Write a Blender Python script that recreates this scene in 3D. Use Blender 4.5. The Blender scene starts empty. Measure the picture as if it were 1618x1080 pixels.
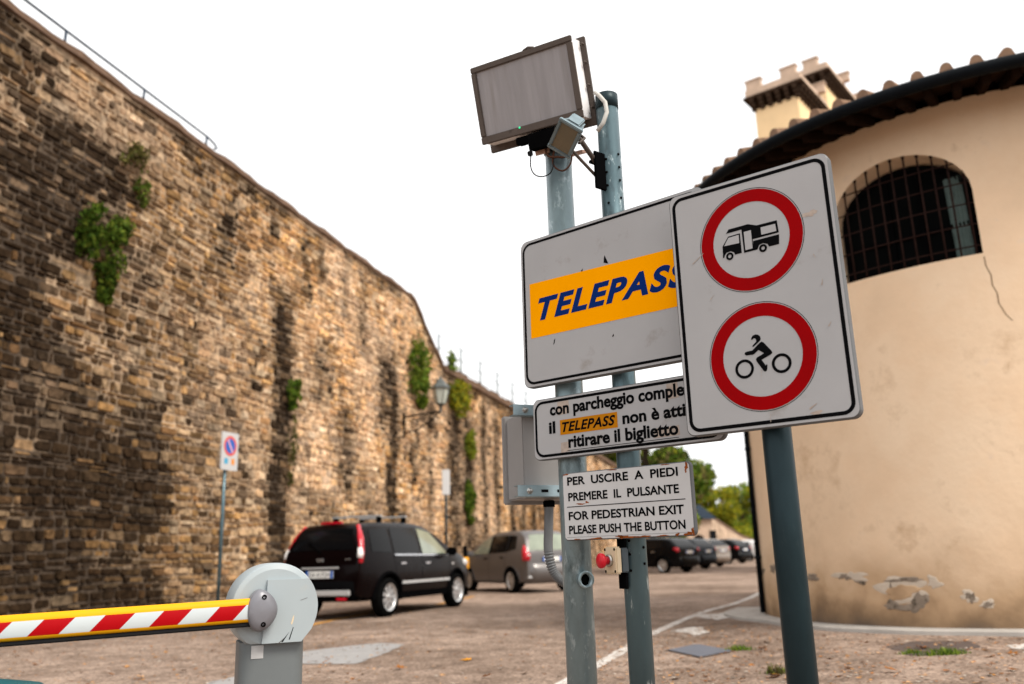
import bpy, bmesh, math, random
import numpy as np
from mathutils import Vector, Matrix
random.seed(7)
RNG = np.random.default_rng(11)
PI = math.pi
scene = bpy.context.scene
COL = scene.collection

# ------------------------------------------------------------------ camera
CAM_Z = 0.93
RT = Vector((0.99957, 0.00711, -0.02849)); UP = Vector((0.02936, -0.24201, 0.96983)); FW = Vector((0.0, 0.97025, 0.24213))
FPX = 1344.13
cd = bpy.data.cameras.new('camera'); cam = bpy.data.objects.new('camera', cd); COL.objects.link(cam)
cam.matrix_world = Matrix(((RT.x, UP.x, -FW.x, 0), (RT.y, UP.y, -FW.y, 0), (RT.z, UP.z, -FW.z, CAM_Z), (0, 0, 0, 1)))
cd.sensor_width = 36.0; cd.sensor_fit = 'HORIZONTAL'; cd.lens = 36.0 * FPX / 1618.0
cd.clip_start = 0.05; cd.clip_end = 2000
cd.dof.use_dof = True; cd.dof.focus_distance = 3.2; cd.dof.aperture_fstop = 1.9
scene.camera = cam

# ------------------------------------------------------------------ world, sun, exposure
SUN_EL, SUN_AZ = math.radians(50), math.radians(134)     # azimuth clockwise from +Y (view direction)
world = bpy.data.worlds.new('World'); scene.world = world; world.use_nodes = True
wt = world.node_tree; wt.nodes.clear()
sky = wt.nodes.new('ShaderNodeTexSky'); sky.sky_type = 'NISHITA'; sky.sun_disc = False
sky.sun_elevation = SUN_EL; sky.sun_rotation = SUN_AZ; sky.air_density = 1.0; sky.dust_density = 4.0
hs = wt.nodes.new('ShaderNodeHueSaturation'); hs.inputs['Saturation'].default_value = 0.10
mx = wt.nodes.new('ShaderNodeMixRGB'); mx.inputs[0].default_value = 0.72; mx.inputs[2].default_value = (11.5, 11.45, 11.4, 1)   # closed pale cloud layer
bg = wt.nodes.new('ShaderNodeBackground'); bg.inputs['Strength'].default_value = 0.092
wo = wt.nodes.new('ShaderNodeOutputWorld')
wt.links.new(sky.outputs[0], hs.inputs['Color']); wt.links.new(hs.outputs[0], mx.inputs[1])
wt.links.new(mx.outputs[0], bg.inputs[0]); wt.links.new(bg.outputs[0], wo.inputs[0])
sd = bpy.data.lights.new('sun', 'SUN'); so = bpy.data.objects.new('sun', sd); COL.objects.link(so)
sd.energy = 2.1; sd.angle = math.radians(22); sd.color = (1.0, 0.93, 0.82)
so.rotation_euler = Vector((math.sin(SUN_AZ) * math.cos(SUN_EL), math.cos(SUN_AZ) * math.cos(SUN_EL), math.sin(SUN_EL))).to_track_quat('Z', 'Y').to_euler()
scene.view_settings.view_transform = 'Standard'; scene.view_settings.look = 'None'
scene.view_settings.exposure = 0.72; scene.view_settings.gamma = 1.0
scene.render.engine = 'CYCLES'
scene.cycles.max_bounces = 6; scene.cycles.use_denoising = True

# ------------------------------------------------------------------ geometry helpers
def ray(x, y):
    d = RT * (x - 809) - UP * (y - 540) + FW * FPX
    return d / d.y
def at(x, y, Y):                      # place measured from the photograph at distance Y
    return Vector((0, 0, CAM_Z)) + ray(x, y) * Y
def sstep(t):
    t = max(0.0, min(1.0, t)); return t * t * (3 - 2 * t)
def gz(x, y):                         # height of the ground: the road rises a little towards the building
    return 0.025 * max(0.0, min(5.0, x - 1.0)) * (1 - sstep((y - 14) / 8))
def gp(x, y):                         # point of the ground seen at a pixel
    d = ray(x, y); t = (0 - CAM_Z) / d.z
    for _ in range(12):
        p = d * t; t = (gz(p.x, p.y) - CAM_Z) / d.z
    return Vector((d.x * t, d.y * t, gz(d.x * t, d.y * t)))

class MB:
    """collects shapes for one mesh"""
    def __init__(s): s.v = []; s.f = []; s.mi = []; s.sm = []
    def add(s, vs, fs, T=None, m=0, smooth=False):
        n = len(s.v)
        for p in vs:
            p = Vector(p); s.v.append(tuple(T @ p) if T is not None else tuple(p))
        for f in fs:
            s.f.append(tuple(n + i for i in f)); s.mi.append(m); s.sm.append(smooth)
        return s
    def box(s, c, d, T=None, m=0, bev=0.0):
        if bev > 0:
            bm = bmesh.new(); bmesh.ops.create_cube(bm, size=1)
            for v in bm.verts: v.co = Vector((v.co.x * d[0], v.co.y * d[1], v.co.z * d[2]))
            bmesh.ops.bevel(bm, geom=bm.edges[:], offset=bev, segments=2, affect='EDGES')
            bm.verts.index_update()
            s.add([v.co + Vector(c) for v in bm.verts], [[v.index for v in f.verts] for f in bm.faces], T, m, False)
            bm.free(); return s
        x, y, z = d[0] / 2, d[1] / 2, d[2] / 2
        vs = [(c[0] + a * x, c[1] + b * y, c[2] + e * z) for a in (-1, 1) for b in (-1, 1) for e in (-1, 1)]
        return s.add(vs, [(0, 1, 3, 2), (4, 6, 7, 5), (0, 4, 5, 1), (2, 3, 7, 6), (0, 2, 6, 4), (1, 5, 7, 3)], T, m)
    def tube(s, path, r, n=10, T=None, m=0, caps=True, smooth=True):
        path = [Vector(p) for p in path]; vs = []; fs = []
        rr = r if hasattr(r, '__len__') else [r] * len(path)
        up = None
        for i, p in enumerate(path):
            t = (path[min(i + 1, len(path) - 1)] - path[max(i - 1, 0)]).normalized()
            if up is None:
                a = Vector((0, 0, 1)) if abs(t.z) < .9 else Vector((1, 0, 0)); up = (a - t * a.dot(t)).normalized()
            else:
                up = (up - t * up.dot(t)).normalized()
            sd_ = t.cross(up)
            for k in range(n):
                a = 2 * PI * k / n; vs.append(p + (up * math.cos(a) + sd_ * math.sin(a)) * rr[i])
        for i in range(len(path) - 1):
            for k in range(n):
                fs.append((i * n + k, i * n + (k + 1) % n, (i + 1) * n + (k + 1) % n, (i + 1) * n + k))
        s.add(vs, fs, T, m, smooth)
        if caps:
            b = len(s.v) - len(vs)
            s.f.append(tuple(b + k for k in range(n))[::-1]); s.mi.append(m); s.sm.append(False)
            e = b + (len(path) - 1) * n
            s.f.append(tuple(e + k for k in range(n))); s.mi.append(m); s.sm.append(False)
        return s
    def lathe(s, prof, n=24, T=None, m=0, smooth=True, caps=True):      # prof = (radius, z) about local Z
        vs = [(r * math.cos(2 * PI * k / n), r * math.sin(2 * PI * k / n), z) for r, z in prof for k in range(n)]
        fs = [(i * n + k, i * n + (k + 1) % n, (i + 1) * n + (k + 1) % n, (i + 1) * n + k) for i in range(len(prof) - 1) for k in range(n)]
        if caps and prof[0][0] > 1e-5: fs.append(tuple(range(n))[::-1])
        if caps and prof[-1][0] > 1e-5: fs.append(tuple((len(prof) - 1) * n + k for k in range(n)))
        return s.add(vs, fs, T, m, smooth)
    def prism(s, poly, y0, y1, T=None, m=0, caps=(True, True)):            # poly in (x,z), extruded in y
        n = len(poly)
        a = sum(poly[i][0] * poly[(i + 1) % n][1] - poly[(i + 1) % n][0] * poly[i][1] for i in range(n))
        if a < 0: poly = poly[::-1]
        vs = [(x, y0, z) for x, z in poly] + [(x, y1, z) for x, z in poly]
        fs = [(i, n + i, n + (i + 1) % n, (i + 1) % n) for i in range(n)]
        fs = [f[::-1] for f in fs]
        if caps[0]: fs.append(tuple(range(n)))
        if caps[1]: fs.append(tuple(range(n, 2 * n))[::-1])
        return s.add(vs, fs, T, m)
    def flat(s, poly, y, T=None, m=0):                        # flat face in the x,z plane looking to -y
        n = len(poly)
        a = sum(poly[i][0] * poly[(i + 1) % n][1] - poly[(i + 1) % n][0] * poly[i][1] for i in range(n))
        if a < 0: poly = poly[::-1]
        return s.add([(x, y, z) for x, z in poly], [tuple(range(n))], T, m)
    def ring(s, outer, inner, y, m=0, T=None):
        n = len(outer)
        vs = [(x, y, z) for x, z in outer] + [(x, y, z) for x, z in inner]
        return s.add(vs, [(i, (i + 1) % n, n + (i + 1) % n, n + i) for i in range(n)], T, m)
    def build(s, name, mats, parent=None, sharp=None):
        me = bpy.data.meshes.new(name); me.from_pydata(s.v, [], s.f)
        for mm in (mats if isinstance(mats, (list, tuple)) else [mats]): me.materials.append(mm)
        me.polygons.foreach_set('material_index', s.mi)
        me.polygons.foreach_set('use_smooth', s.sm if sharp is None else [True] * len(s.f))
        me.update()
        if sharp is not None: me.set_sharp_from_angle(angle=math.radians(sharp))
        o = bpy.data.objects.new(name, me); COL.objects.link(o)
        if parent is not None: o.parent = parent
        return o

def tag(o, label=None, cat=None, group=None, kind=None):
    if label: o['label'] = label
    if cat: o['category'] = cat
    if group: o['group'] = group
    if kind: o['kind'] = kind
    return o
def thing(name, label, cat, loc=(0, 0, 0), rz=0.0, group=None, M=None):
    o = bpy.data.objects.new(name, None); COL.objects.link(o); o.empty_display_size = .1
    if M is not None: o.matrix_world = M
    else: o.location = loc; o.rotation_euler = (0, 0, rz)
    return tag(o, label, cat, group)
def struct(o): o['kind'] = 'structure'; return o
def copy_tree(o, parent=None):
    c = o.copy(); COL.objects.link(c); c.parent = parent
    for ch in list(o.children): copy_tree(ch, c)
    return c
def frame(o, u, v):                    # matrix with local x=u, z=v, y away from the viewer
    u = Vector(u).normalized(); v = Vector(v).normalized(); y = v.cross(u).normalized()
    return Matrix(((u.x, y.x, v.x, o[0]), (u.y, y.y, v.y, o[1]), (u.z, y.z, v.z, o[2]), (0, 0, 0, 1)))
def rrect(x0, x1, z0, z1, r, n=7):
    pts = []
    for cx, cz, a0 in ((x1 - r, z1 - r, 0), (x0 + r, z1 - r, 90), (x0 + r, z0 + r, 180), (x1 - r, z0 + r, 270)):
        for k in range(n + 1):
            a = math.radians(a0 + 90 * k / n); pts.append((cx + r * math.cos(a), cz + r * math.sin(a)))
    return pts
def circ(cx, cz, r, n=48): return [(cx + r * math.cos(2 * PI * k / n), cz + r * math.sin(2 * PI * k / n)) for k in range(n)]
def blob(cx, cz, rx, rz, n=26, j=.25, seed=0):
    r = random.Random(seed); ph = [r.uniform(0, 6.28) for _ in range(4)]; out = []
    for k in range(n):
        a = 2 * PI * k / n
        q = 1 + j * (.5 * math.sin(2 * a + ph[0]) + .4 * math.sin(3 * a + ph[1]) + .35 * math.sin(5 * a + ph[2]) + .25 * math.sin(8 * a + ph[3]))
        out.append((cx + rx * q * math.cos(a), cz + rz * q * math.sin(a)))
    return out

# ------------------------------------------------------------------ materials
def mat(name, col, rough=.5, metal=0., var=0., scale=6., bump=0., bscale=40., dirt=None, coat=0., stretch=(1, 1, 1), spec=None):
    """procedural surface: base colour with broad and fine variation, optional dirt = (colour, threshold, scale, softness)"""
    m = bpy.data.materials.new(name); m.use_nodes = True; nt = m.node_tree; b = nt.nodes['Principled BSDF']
    b.inputs['Roughness'].default_value = rough; b.inputs['Metallic'].default_value = metal
    b.inputs['Coat Weight'].default_value = coat; spec = (.30 if rough < .46 else .06 if rough < .7 else .0) if spec is None else spec
    b.inputs['Specular IOR Level'].default_value = spec
    b.inputs['Coat Roughness'].default_value = .04
    tc = nt.nodes.new('ShaderNodeTexCoord'); mp = nt.nodes.new('ShaderNodeMapping'); mp.inputs['Scale'].default_value = stretch
    nt.links.new(tc.outputs['Object'], mp.inputs[0])
    def noise(sc, det=6, ro=.6):
        n = nt.nodes.new('ShaderNodeTexNoise'); n.inputs['Scale'].default_value = sc; n.inputs['Detail'].default_value = det; n.inputs['Roughness'].default_value = ro
        nt.links.new(mp.outputs[0], n.inputs['Vector']); return n
    n = noise(scale)
    mr = nt.nodes.new('ShaderNodeMapRange'); mr.inputs[1].default_value = .25; mr.inputs[2].default_value = .75
    mr.inputs[3].default_value = 1 - var; mr.inputs[4].default_value = 1 + var
    nt.links.new(n.outputs[0], mr.inputs[0])
    mu = nt.nodes.new('ShaderNodeMixRGB'); mu.blend_type = 'MULTIPLY'; mu.inputs[0].default_value = 1; mu.inputs[1].default_value = (*col, 1)
    nt.links.new(mr.outputs[0], mu.inputs[2]); out = mu.outputs[0]
    if dirt:
        layers = dirt if isinstance(dirt, list) else [dirt]
        for dc, th, dsc, soft in layers:
            dn = noise(dsc, 7, .68); rp = nt.nodes.new('ShaderNodeMapRange'); rp.inputs[1].default_value = th; rp.inputs[2].default_value = th + soft
            nt.links.new(dn.outputs[0], rp.inputs[0])
            x = nt.nodes.new('ShaderNodeMixRGB'); x.inputs[2].default_value = (*dc, 1)
            nt.links.new(rp.outputs[0], x.inputs[0]); nt.links.new(out, x.inputs[1]); out = x.outputs[0]
    nt.links.new(out, b.inputs['Base Color'])
    if var > 0:
        r2 = nt.nodes.new('ShaderNodeMapRange'); r2.inputs[3].default_value = max(0, rough - .12); r2.inputs[4].default_value = min(1, rough + .12)
        nt.links.new(n.outputs[0], r2.inputs[0]); nt.links.new(r2.outputs[0], b.inputs['Roughness'])
    if bump > 0:
        bn = noise(bscale, 5, .6); bp = nt.nodes.new('ShaderNodeBump'); bp.inputs['Strength'].default_value = bump; bp.inputs['Distance'].default_value = .01
        nt.links.new(bn.outputs[0], bp.inputs['Height']); nt.links.new(bp.outputs[0], b.inputs['Normal'])
    return m
def attr_mat(name, rough=.85, attr='tint', gain=1., bump=.3, bscale=30, fine=.25, fscale=22, transl=0.):
    """colour read from a per-face attribute (each stone, leaf or brick has its own), with fine noise"""
    m = bpy.data.materials.new(name); m.use_nodes = True; nt = m.node_tree; b = nt.nodes['Principled BSDF']
    b.inputs['Roughness'].default_value = rough; b.inputs['Specular IOR Level'].default_value = .02
    a = nt.nodes.new('ShaderNodeAttribute'); a.attribute_name = attr
    tc = nt.nodes.new('ShaderNodeTexCoord'); n = nt.nodes.new('ShaderNodeTexNoise'); n.inputs['Scale'].default_value = fscale; n.inputs['Detail'].default_value = 6
    nt.links.new(tc.outputs['Object'], n.inputs['Vector'])
    mr = nt.nodes.new('ShaderNodeMapRange'); mr.inputs[1].default_value = .3; mr.inputs[2].default_value = .7; mr.inputs[3].default_value = gain * (1 - fine); mr.inputs[4].default_value = gain * (1 + fine)
    nt.links.new(n.outputs[0], mr.inputs[0])
    mu = nt.nodes.new('ShaderNodeMixRGB'); mu.blend_type = 'MULTIPLY'; mu.inputs[0].default_value = 1
    nt.links.new(a.outputs['Color'], mu.inputs[1]); nt.links.new(mr.outputs[0], mu.inputs[2]); nt.links.new(mu.outputs[0], b.inputs['Base Color'])
    if bump > 0:
        bn = nt.nodes.new('ShaderNodeTexNoise'); bn.inputs['Scale'].default_value = bscale; bn.inputs['Detail'].default_value = 5
        nt.links.new(tc.outputs['Object'], bn.inputs['Vector'])
        bp = nt.nodes.new('ShaderNodeBump'); bp.inputs['Strength'].default_value = bump; bp.inputs['Distance'].default_value = .02
        nt.links.new(bn.outputs[0], bp.inputs['Height']); nt.links.new(bp.outputs[0], b.inputs['Normal'])
    if transl > 0:
        tr = nt.nodes.new('ShaderNodeBsdfTranslucent'); nt.links.new(mu.outputs[0], tr.inputs[0])
        ms = nt.nodes.new('ShaderNodeMixShader'); ms.inputs[0].default_value = transl
        nt.links.new(b.outputs[0], ms.inputs[1]); nt.links.new(tr.outputs[0], ms.inputs[2])
        nt.links.new(ms.outputs[0], nt.nodes['Material Output'].inputs[0])
    return m

SCUFF = [((.23, .205, .18), .60, 5, .22), ((.07, .06, .05), .70, 38, .05)]
M = {}
M['sign_white'] = mat('sign_white', (.345, .343, .35), .5, 0, .05, 3, dirt=SCUFF, spec=.03)
M['sign_white_clean'] = mat('sign_white_clean', (.50, .495, .495), .5, 0, .03, 4, dirt=((.38, .35, .32), .68, 14, .1), spec=.03)
M['sign_back'] = mat('sign_back', (.13, .135, .14), .5, .3, .15, 8)
M['sign_black'] = mat('sign_black', (.002, .002, .0025), .6, 0, .15, 10, spec=.03)
M['sign_red'] = mat('sign_red', (.25, .0003, .0015), .6, 0, .10, 6, dirt=((.14, .001, .002), .66, 20, .1), spec=.03)
M['sign_orange'] = mat('sign_orange', (.86, .325, .0003), .5, 0, .04, 5, dirt=((.55, .16, .004), .70, 16, .08), spec=.0)
M['sign_ochre'] = mat('sign_ochre', (.42, .155, .004), .5, 0, .06, 8, spec=.03)
M['sign_blue'] = mat('sign_blue', (.0015, .018, .125), .5, 0, .06, 8, spec=.03)
M['rust'] = mat('rust', (.22, .06, .015), .9, 0, .4, 60)
M['glue'] = mat('glue_residue', (.36, .30, .26), .7, 0, .25, 40)
M['galv'] = mat('galvanised_steel', (.20, .265, .285), .36, .45, .30, 9, .05, 60, dirt=[((.36, .44, .47), .55, 20, .07), ((.055, .075, .08), .54, 6, .14), ((.16, .09, .05), .72, 30, .05)], stretch=(1, 1, .45))
M['galv_dark'] = mat('painted_steel', (.085, .135, .155), .36, .5, .20, 10, .05, 60, dirt=[((.42, .50, .52), .60, 24, .06), ((.025, .03, .032), .54, 7, .14)], stretch=(1, 1, .3))
M['galv_post'] = mat('dark_post_steel', (.016, .030, .036), .40, .25, .25, 8, .04, 60, dirt=[((.035, .05, .055), .60, 9, .15), ((.010, .013, .015), .6, 6, .2)], stretch=(1, 1, .4), spec=.14)
M['zinc'] = mat('zinc_channel', (.36, .46, .50), .36, .7, .15, 12)
M['bolt'] = mat('bolt_steel', (.45, .44, .42), .3, .9, .2, 30)
M['hole'] = mat('dark_hole', (.003, .003, .003), .9, spec=.05)
M['box_grey'] = mat('enclosure_grey', (.27, .26, .255), .5, 0, .06, 5, dirt=((.20, .18, .16), .64, 8, .15))
M['conduit'] = mat('conduit_grey', (.13, .135, .14), .45, 0, .08, 10)
M['cream'] = mat('cream_plastic', (.62, .50, .34), .42, 0, .06, 12, dirt=((.30, .22, .14), .66, 20, .1))
M['slate'] = mat('slate_plastic', (.05, .065, .075), .45, 0, .1, 10)
M['red_knob'] = mat('red_plastic', (.50, .008, .02), .32, 0, .06, 14)
M['lens_panel'] = mat('panel_screen', (.29, .28, .29), .5, 0, .12, 5, dirt=((.22, .20, .19), .55, 3, .3), stretch=(6, 1, .5))
M['panel_frame'] = mat('panel_frame_bronze', (.10, .082, .072), .5, .2, .15, 9, dirt=((.05, .04, .035), .62, 10, .15))
M['panel_side'] = mat('panel_side_white', (.80, .79, .80), .4, 0, .03, 6)
M['spot_alu'] = mat('cast_aluminium', (.16, .21, .235), .42, .6, .2, 14, .1, 40)
M['spot_glass'] = mat('dusty_glass', (.13, .095, .055), .25, 0, .12, 7, coat=.4)
M['black_rubber'] = mat('black_rubber', (.012, .012, .013), .6, 0, .2, 14)
M['cable_brown'] = mat('cable_brown', (.07, .03, .018), .5)
M['cable_grey'] = mat('cable_grey', (.50, .49, .46), .5, 0, .1, 12)
M['barrier_body'] = mat('barrier_body', (.33, .375, .395), .36, 0, .04, 5, dirt=[((.38, .38, .36), .66, 7, .15), ((.12, .11, .10), .745, 22, .03)])
M['barrier_post'] = mat('barrier_post', (.135, .15, .155), .42, .1, .06, 5, dirt=((.14, .14, .14), .62, 6, .2))
M['boss'] = mat('cast_boss', (.19, .19, .21), .38, .25, .05, 8)
M['plastic_grey_sticker'] = mat('sticker_grey', (.42, .42, .42), .5)
M['teal'] = mat('teal_plastic', (.004, .10, .12), .3, 0, .12, 6)
M['iron'] = mat('wrought_iron', (.014, .012, .011), .7, .0, .3, 20)
M['grille'] = mat('rusty_grille', (.026, .014, .012), .85, 0, .35, 24, spec=.03)
M['lamp_glass'] = mat('lantern_glass', (.40, .43, .38), .25, 0, .05, 8, coat=.3)
M['lamp_metal'] = mat('lantern_metal', (.10, .11, .105), .4, .5, .15, 12)
M['yellow'] = mat('yellow_paint', (.75, .32, .01), .5, 0, .1, 9)
M['tyre'] = mat('tyre_rubber', (.005, .005, .005), .9, 0, .2, 20)
M['alloy'] = mat('alloy_wheel', (.55, .55, .55), .3, .75, .08, 10)
M['car_dark'] = mat('car_trim_black', (.003, .003, .0033), .8, 0, .15, 14)
M['car_glass'] = mat('car_glass', (.003, .003, .0035), .10, 0, .0, 4, spec=.14)
M['car_glass_pale'] = mat('car_glass_pale', (.22, .25, .19), .08, 0, .25, 2.5, coat=.8)
M['chrome'] = mat('chrome', (.62, .62, .64), .22, .9)
M['silver_plastic'] = mat('silver_plastic', (.50, .50, .50), .42, .2, .05, 10)
M['lamp_red'] = mat('lamp_red', (.50, .006, .02), .15, 0, .1, 8, coat=.6)
M['lamp_clear'] = mat('lamp_clear', (.75, .72, .70), .15, 0, .1, 8, coat=.6)
M['plate'] = mat('plate_white', (.72, .72, .70), .45)
M['plate_blue'] = mat('plate_blue', (.01, .10, .42), .45)
M['paint_white'] = mat('road_paint_white', (.56, .53, .50), .8, 0, .1, 10, dirt=[((.24, .175, .135), .50, 11, .10), ((.30, .22, .17), .56, 40, .08)])
M['paint_yellow'] = mat('road_paint_yellow', (.50, .24, .05), .8, 0, .15, 10, dirt=((.22, .16, .12), .52, 12, .12))
M['concrete'] = mat('concrete', (.30, .29, .285), .85, 0, .10, 5, .15, 60, dirt=((.26, .22, .19), .62, 9, .15))
M['kerb'] = mat('kerb_stone', (.40, .37, .34), .8, 0, .12, 4, .2, 50, dirt=((.24, .20, .16), .58, 7, .18))
M['slab'] = mat('iron_cover', (.12, .125, .15), .6, .3, .15, 12, .2, 40)
M['damp'] = mat('damp_asphalt', (.11, .085, .075), .85, 0, .2, 10, .3, 80)
M['roof_tile'] = mat('roof_tile', (.24, .15, .10), .85, 0, .35, 7, .2, 40, dirt=((.10, .10, .06), .58, 12, .15))
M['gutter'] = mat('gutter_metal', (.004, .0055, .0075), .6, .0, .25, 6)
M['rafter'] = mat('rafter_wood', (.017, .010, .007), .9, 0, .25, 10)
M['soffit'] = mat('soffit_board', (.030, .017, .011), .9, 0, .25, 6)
M['room_dark'] = mat('dark_pane', (.0025, .003, .003), .7, 0, .3, 3, spec=.02)
M['curtain'] = mat('curtain', (.12, .165, .155), .8, 0, .2, 9)
M['patch_pale'] = mat('bare_lime', (.56, .475, .385), .9, 0, .1, 9, .3, 40)
M['patch_dark'] = mat('bare_mortar', (.26, .21, .165), .95, 0, .25, 16, .5, 50, dirt=((.10, .08, .06), .55, 12, .1))
M['crack'] = mat('crack', (.20, .13, .08), .95)
M['tower_plaster'] = mat('tower_plaster', (.85, .62, .36), .9, 0, .10, .9, .1, 20, dirt=[((.82, .42, .10), .58, .7, .12), ((.46, .33, .22), .66, 1.6, .12)])
M['tower_stone'] = mat('tower_stone', (.55, .41, .31), .9, 0, .2, 2, .2, 20)
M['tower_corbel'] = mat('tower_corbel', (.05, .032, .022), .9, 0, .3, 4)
M['coping'] = mat('wall_coping', (.16, .105, .075), .9, 0, .35, 3, .3, 20)
M['mortar_core'] = mat('wall_core', (.22, .16, .10), .9, 0, .2, 1)
M['wire'] = mat('fence_wire', (.24, .27, .29), .8, 0)
M['rail_blue'] = mat('rail_dark_blue', (.02, .035, .06), .45, .3, .2, 10)
M['awning'] = mat('slate_roof', (.05, .07, .10), .7, 0, .15, 4)
M['stone_wall'] = attr_mat('rubble_masonry', .95, bump=.6, bscale=22, fine=.55, fscale=9, gain=1.14)
M['leaf'] = attr_mat('leaf', .6, bump=0, fine=.15, fscale=3, transl=.35)
M['dry_leaf'] = attr_mat('dry_leaf', .75, bump=.2, fine=.25, fscale=30, transl=.1)
M['bark'] = mat('bark', (.09, .065, .045), .9, 0, .35, 3, .4, 14)

def set_tint(o, cols):                 # one colour per face
    me = o.data; a = me.color_attributes.new('tint', 'FLOAT_COLOR', 'CORNER')
    tot = np.zeros(len(me.polygons), dtype=np.int32); me.polygons.foreach_get('loop_total', tot)
    c = np.repeat(np.asarray(cols, dtype=np.float32), tot, axis=0)
    a.data.foreach_set('color', np.concatenate([c, np.ones((len(c), 1), np.float32)], 1).ravel())

# plaster of the round building: stains, damp foot, all in the wall's own coordinates
def plaster():
    m = mat('ochre_plaster', (.79, .585, .40), .9, 0, .09, 1.3, .35, 14, dirt=[((.84, .655, .47), .47, .75, .20), ((.50, .32, .18), .58, 1.5, .20), ((.78, .60, .44), .63, 2.6, .06), ((.40, .25, .14), .70, 6, .06)])
    nt = m.node_tree; b = nt.nodes['Principled BSDF']; src = b.inputs['Base Color'].links[0].from_socket
    tc = nt.nodes.new('ShaderNodeTexCoord'); sp = nt.nodes.new('ShaderNodeSeparateXYZ'); nt.links.new(tc.outputs['Object'], sp.inputs[0])
    n = nt.nodes.new('ShaderNodeTexNoise'); n.inputs['Scale'].default_value = 2.2; n.inputs['Detail'].default_value = 6
    nt.links.new(tc.outputs['Object'], n.inputs['Vector'])
    ad = nt.nodes.new('ShaderNodeMath'); ad.operation = 'MULTIPLY_ADD'; ad.inputs[1].default_value = .9
    nt.links.new(n.outputs[0], ad.inputs[0]); nt.links.new(sp.outputs['Z'], ad.inputs[2])
    for lo, hi, col, f in ((.60, 1.40, (.36, .215, .105), .90), (.45, .85, (.13, .098, .075), .92)):       # rising damp and splash dirt at the foot
        mr = nt.nodes.new('ShaderNodeMapRange'); mr.inputs[1].default_value = lo; mr.inputs[2].default_value = hi; mr.inputs[3].default_value = f; mr.inputs[4].default_value = 0
        nt.links.new(ad.outputs[0], mr.inputs[0]); x = nt.nodes.new('ShaderNodeMixRGB'); x.inputs[2].default_value = (*col, 1)
        nt.links.new(mr.outputs[0], x.inputs[0]); nt.links.new(src, x.inputs[1]); src = x.outputs[0]
    nt.links.new(src, b.inputs['Base Color']); return m
M['plaster'] = plaster()

def asphalt():
    m = bpy.data.materials.new('weathered_asphalt'); m.use_nodes = True; nt = m.node_tree; b = nt.nodes['Principled BSDF']
    b.inputs['Roughness'].default_value = .95; b.inputs['Specular IOR Level'].default_value = .02
    tc = nt.nodes.new('ShaderNodeTexCoord')
    def N(t, **k):
        n = nt.nodes.new(t)
        for a, v in k.items(): n.inputs[a].default_value = v
        nt.links.new(tc.outputs['Object'], n.inputs['Vector']); return n
    big = N('ShaderNodeTexNoise', Scale=.35, Detail=6, Roughness=.6); mid = N('ShaderNodeTexNoise', Scale=2.6, Detail=8, Roughness=.7)
    vor = N('ShaderNodeTexVoronoi', Scale=46.); fin = N('ShaderNodeTexNoise', Scale=45., Detail=5, Roughness=.75)
    r1 = nt.nodes.new('ShaderNodeValToRGB'); e = r1.color_ramp.elements
    e[0].position = .30; e[0].color = (.145, .106, .083, 1); e[1].position = .70; e[1].color = (.37, .29, .24, 1)
    nt.links.new(big.outputs[0], r1.inputs[0])
    r2 = nt.nodes.new('ShaderNodeValToRGB'); e = r2.color_ramp.elements
    e[0].position = .33; e[0].color = (.62, .59, .57, 1); e[1].position = .68; e[1].color = (1.28, 1.27, 1.26, 1)
    nt.links.new(mid.outputs[0], r2.inputs[0])
    a = nt.nodes.new('ShaderNodeMixRGB'); a.blend_type = 'MULTIPLY'; a.inputs[0].default_value = 1
    nt.links.new(r1.outputs[0], a.inputs[1]); nt.links.new(r2.outputs[0], a.inputs[2])
    r3 = nt.nodes.new('ShaderNodeValToRGB'); e = r3.color_ramp.elements
    e[0].position = .0; e[0].color = (.35, .33, .32, 1); e[1].position = 1.; e[1].color = (1.6, 1.56, 1.52, 1)
    nt.links.new(vor.outputs['Color'], r3.inputs[0])
    c = nt.nodes.new('ShaderNodeMixRGB'); c.blend_type = 'MULTIPLY'; c.inputs[0].default_value = .8
    nt.links.new(a.outputs[0], c.inputs[1]); nt.links.new(r3.outputs[0], c.inputs[2])
    nt.links.new(c.outputs[0], b.inputs['Base Color'])
    bp = nt.nodes.new('ShaderNodeBump'); bp.inputs['Strength'].default_value = .6; bp.inputs['Distance'].default_value = .012
    nt.links.new(fin.outputs[0], bp.inputs['Height']); nt.links.new(bp.outputs[0], b.inputs['Normal'])
    return m
M['asphalt'] = asphalt()

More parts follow.
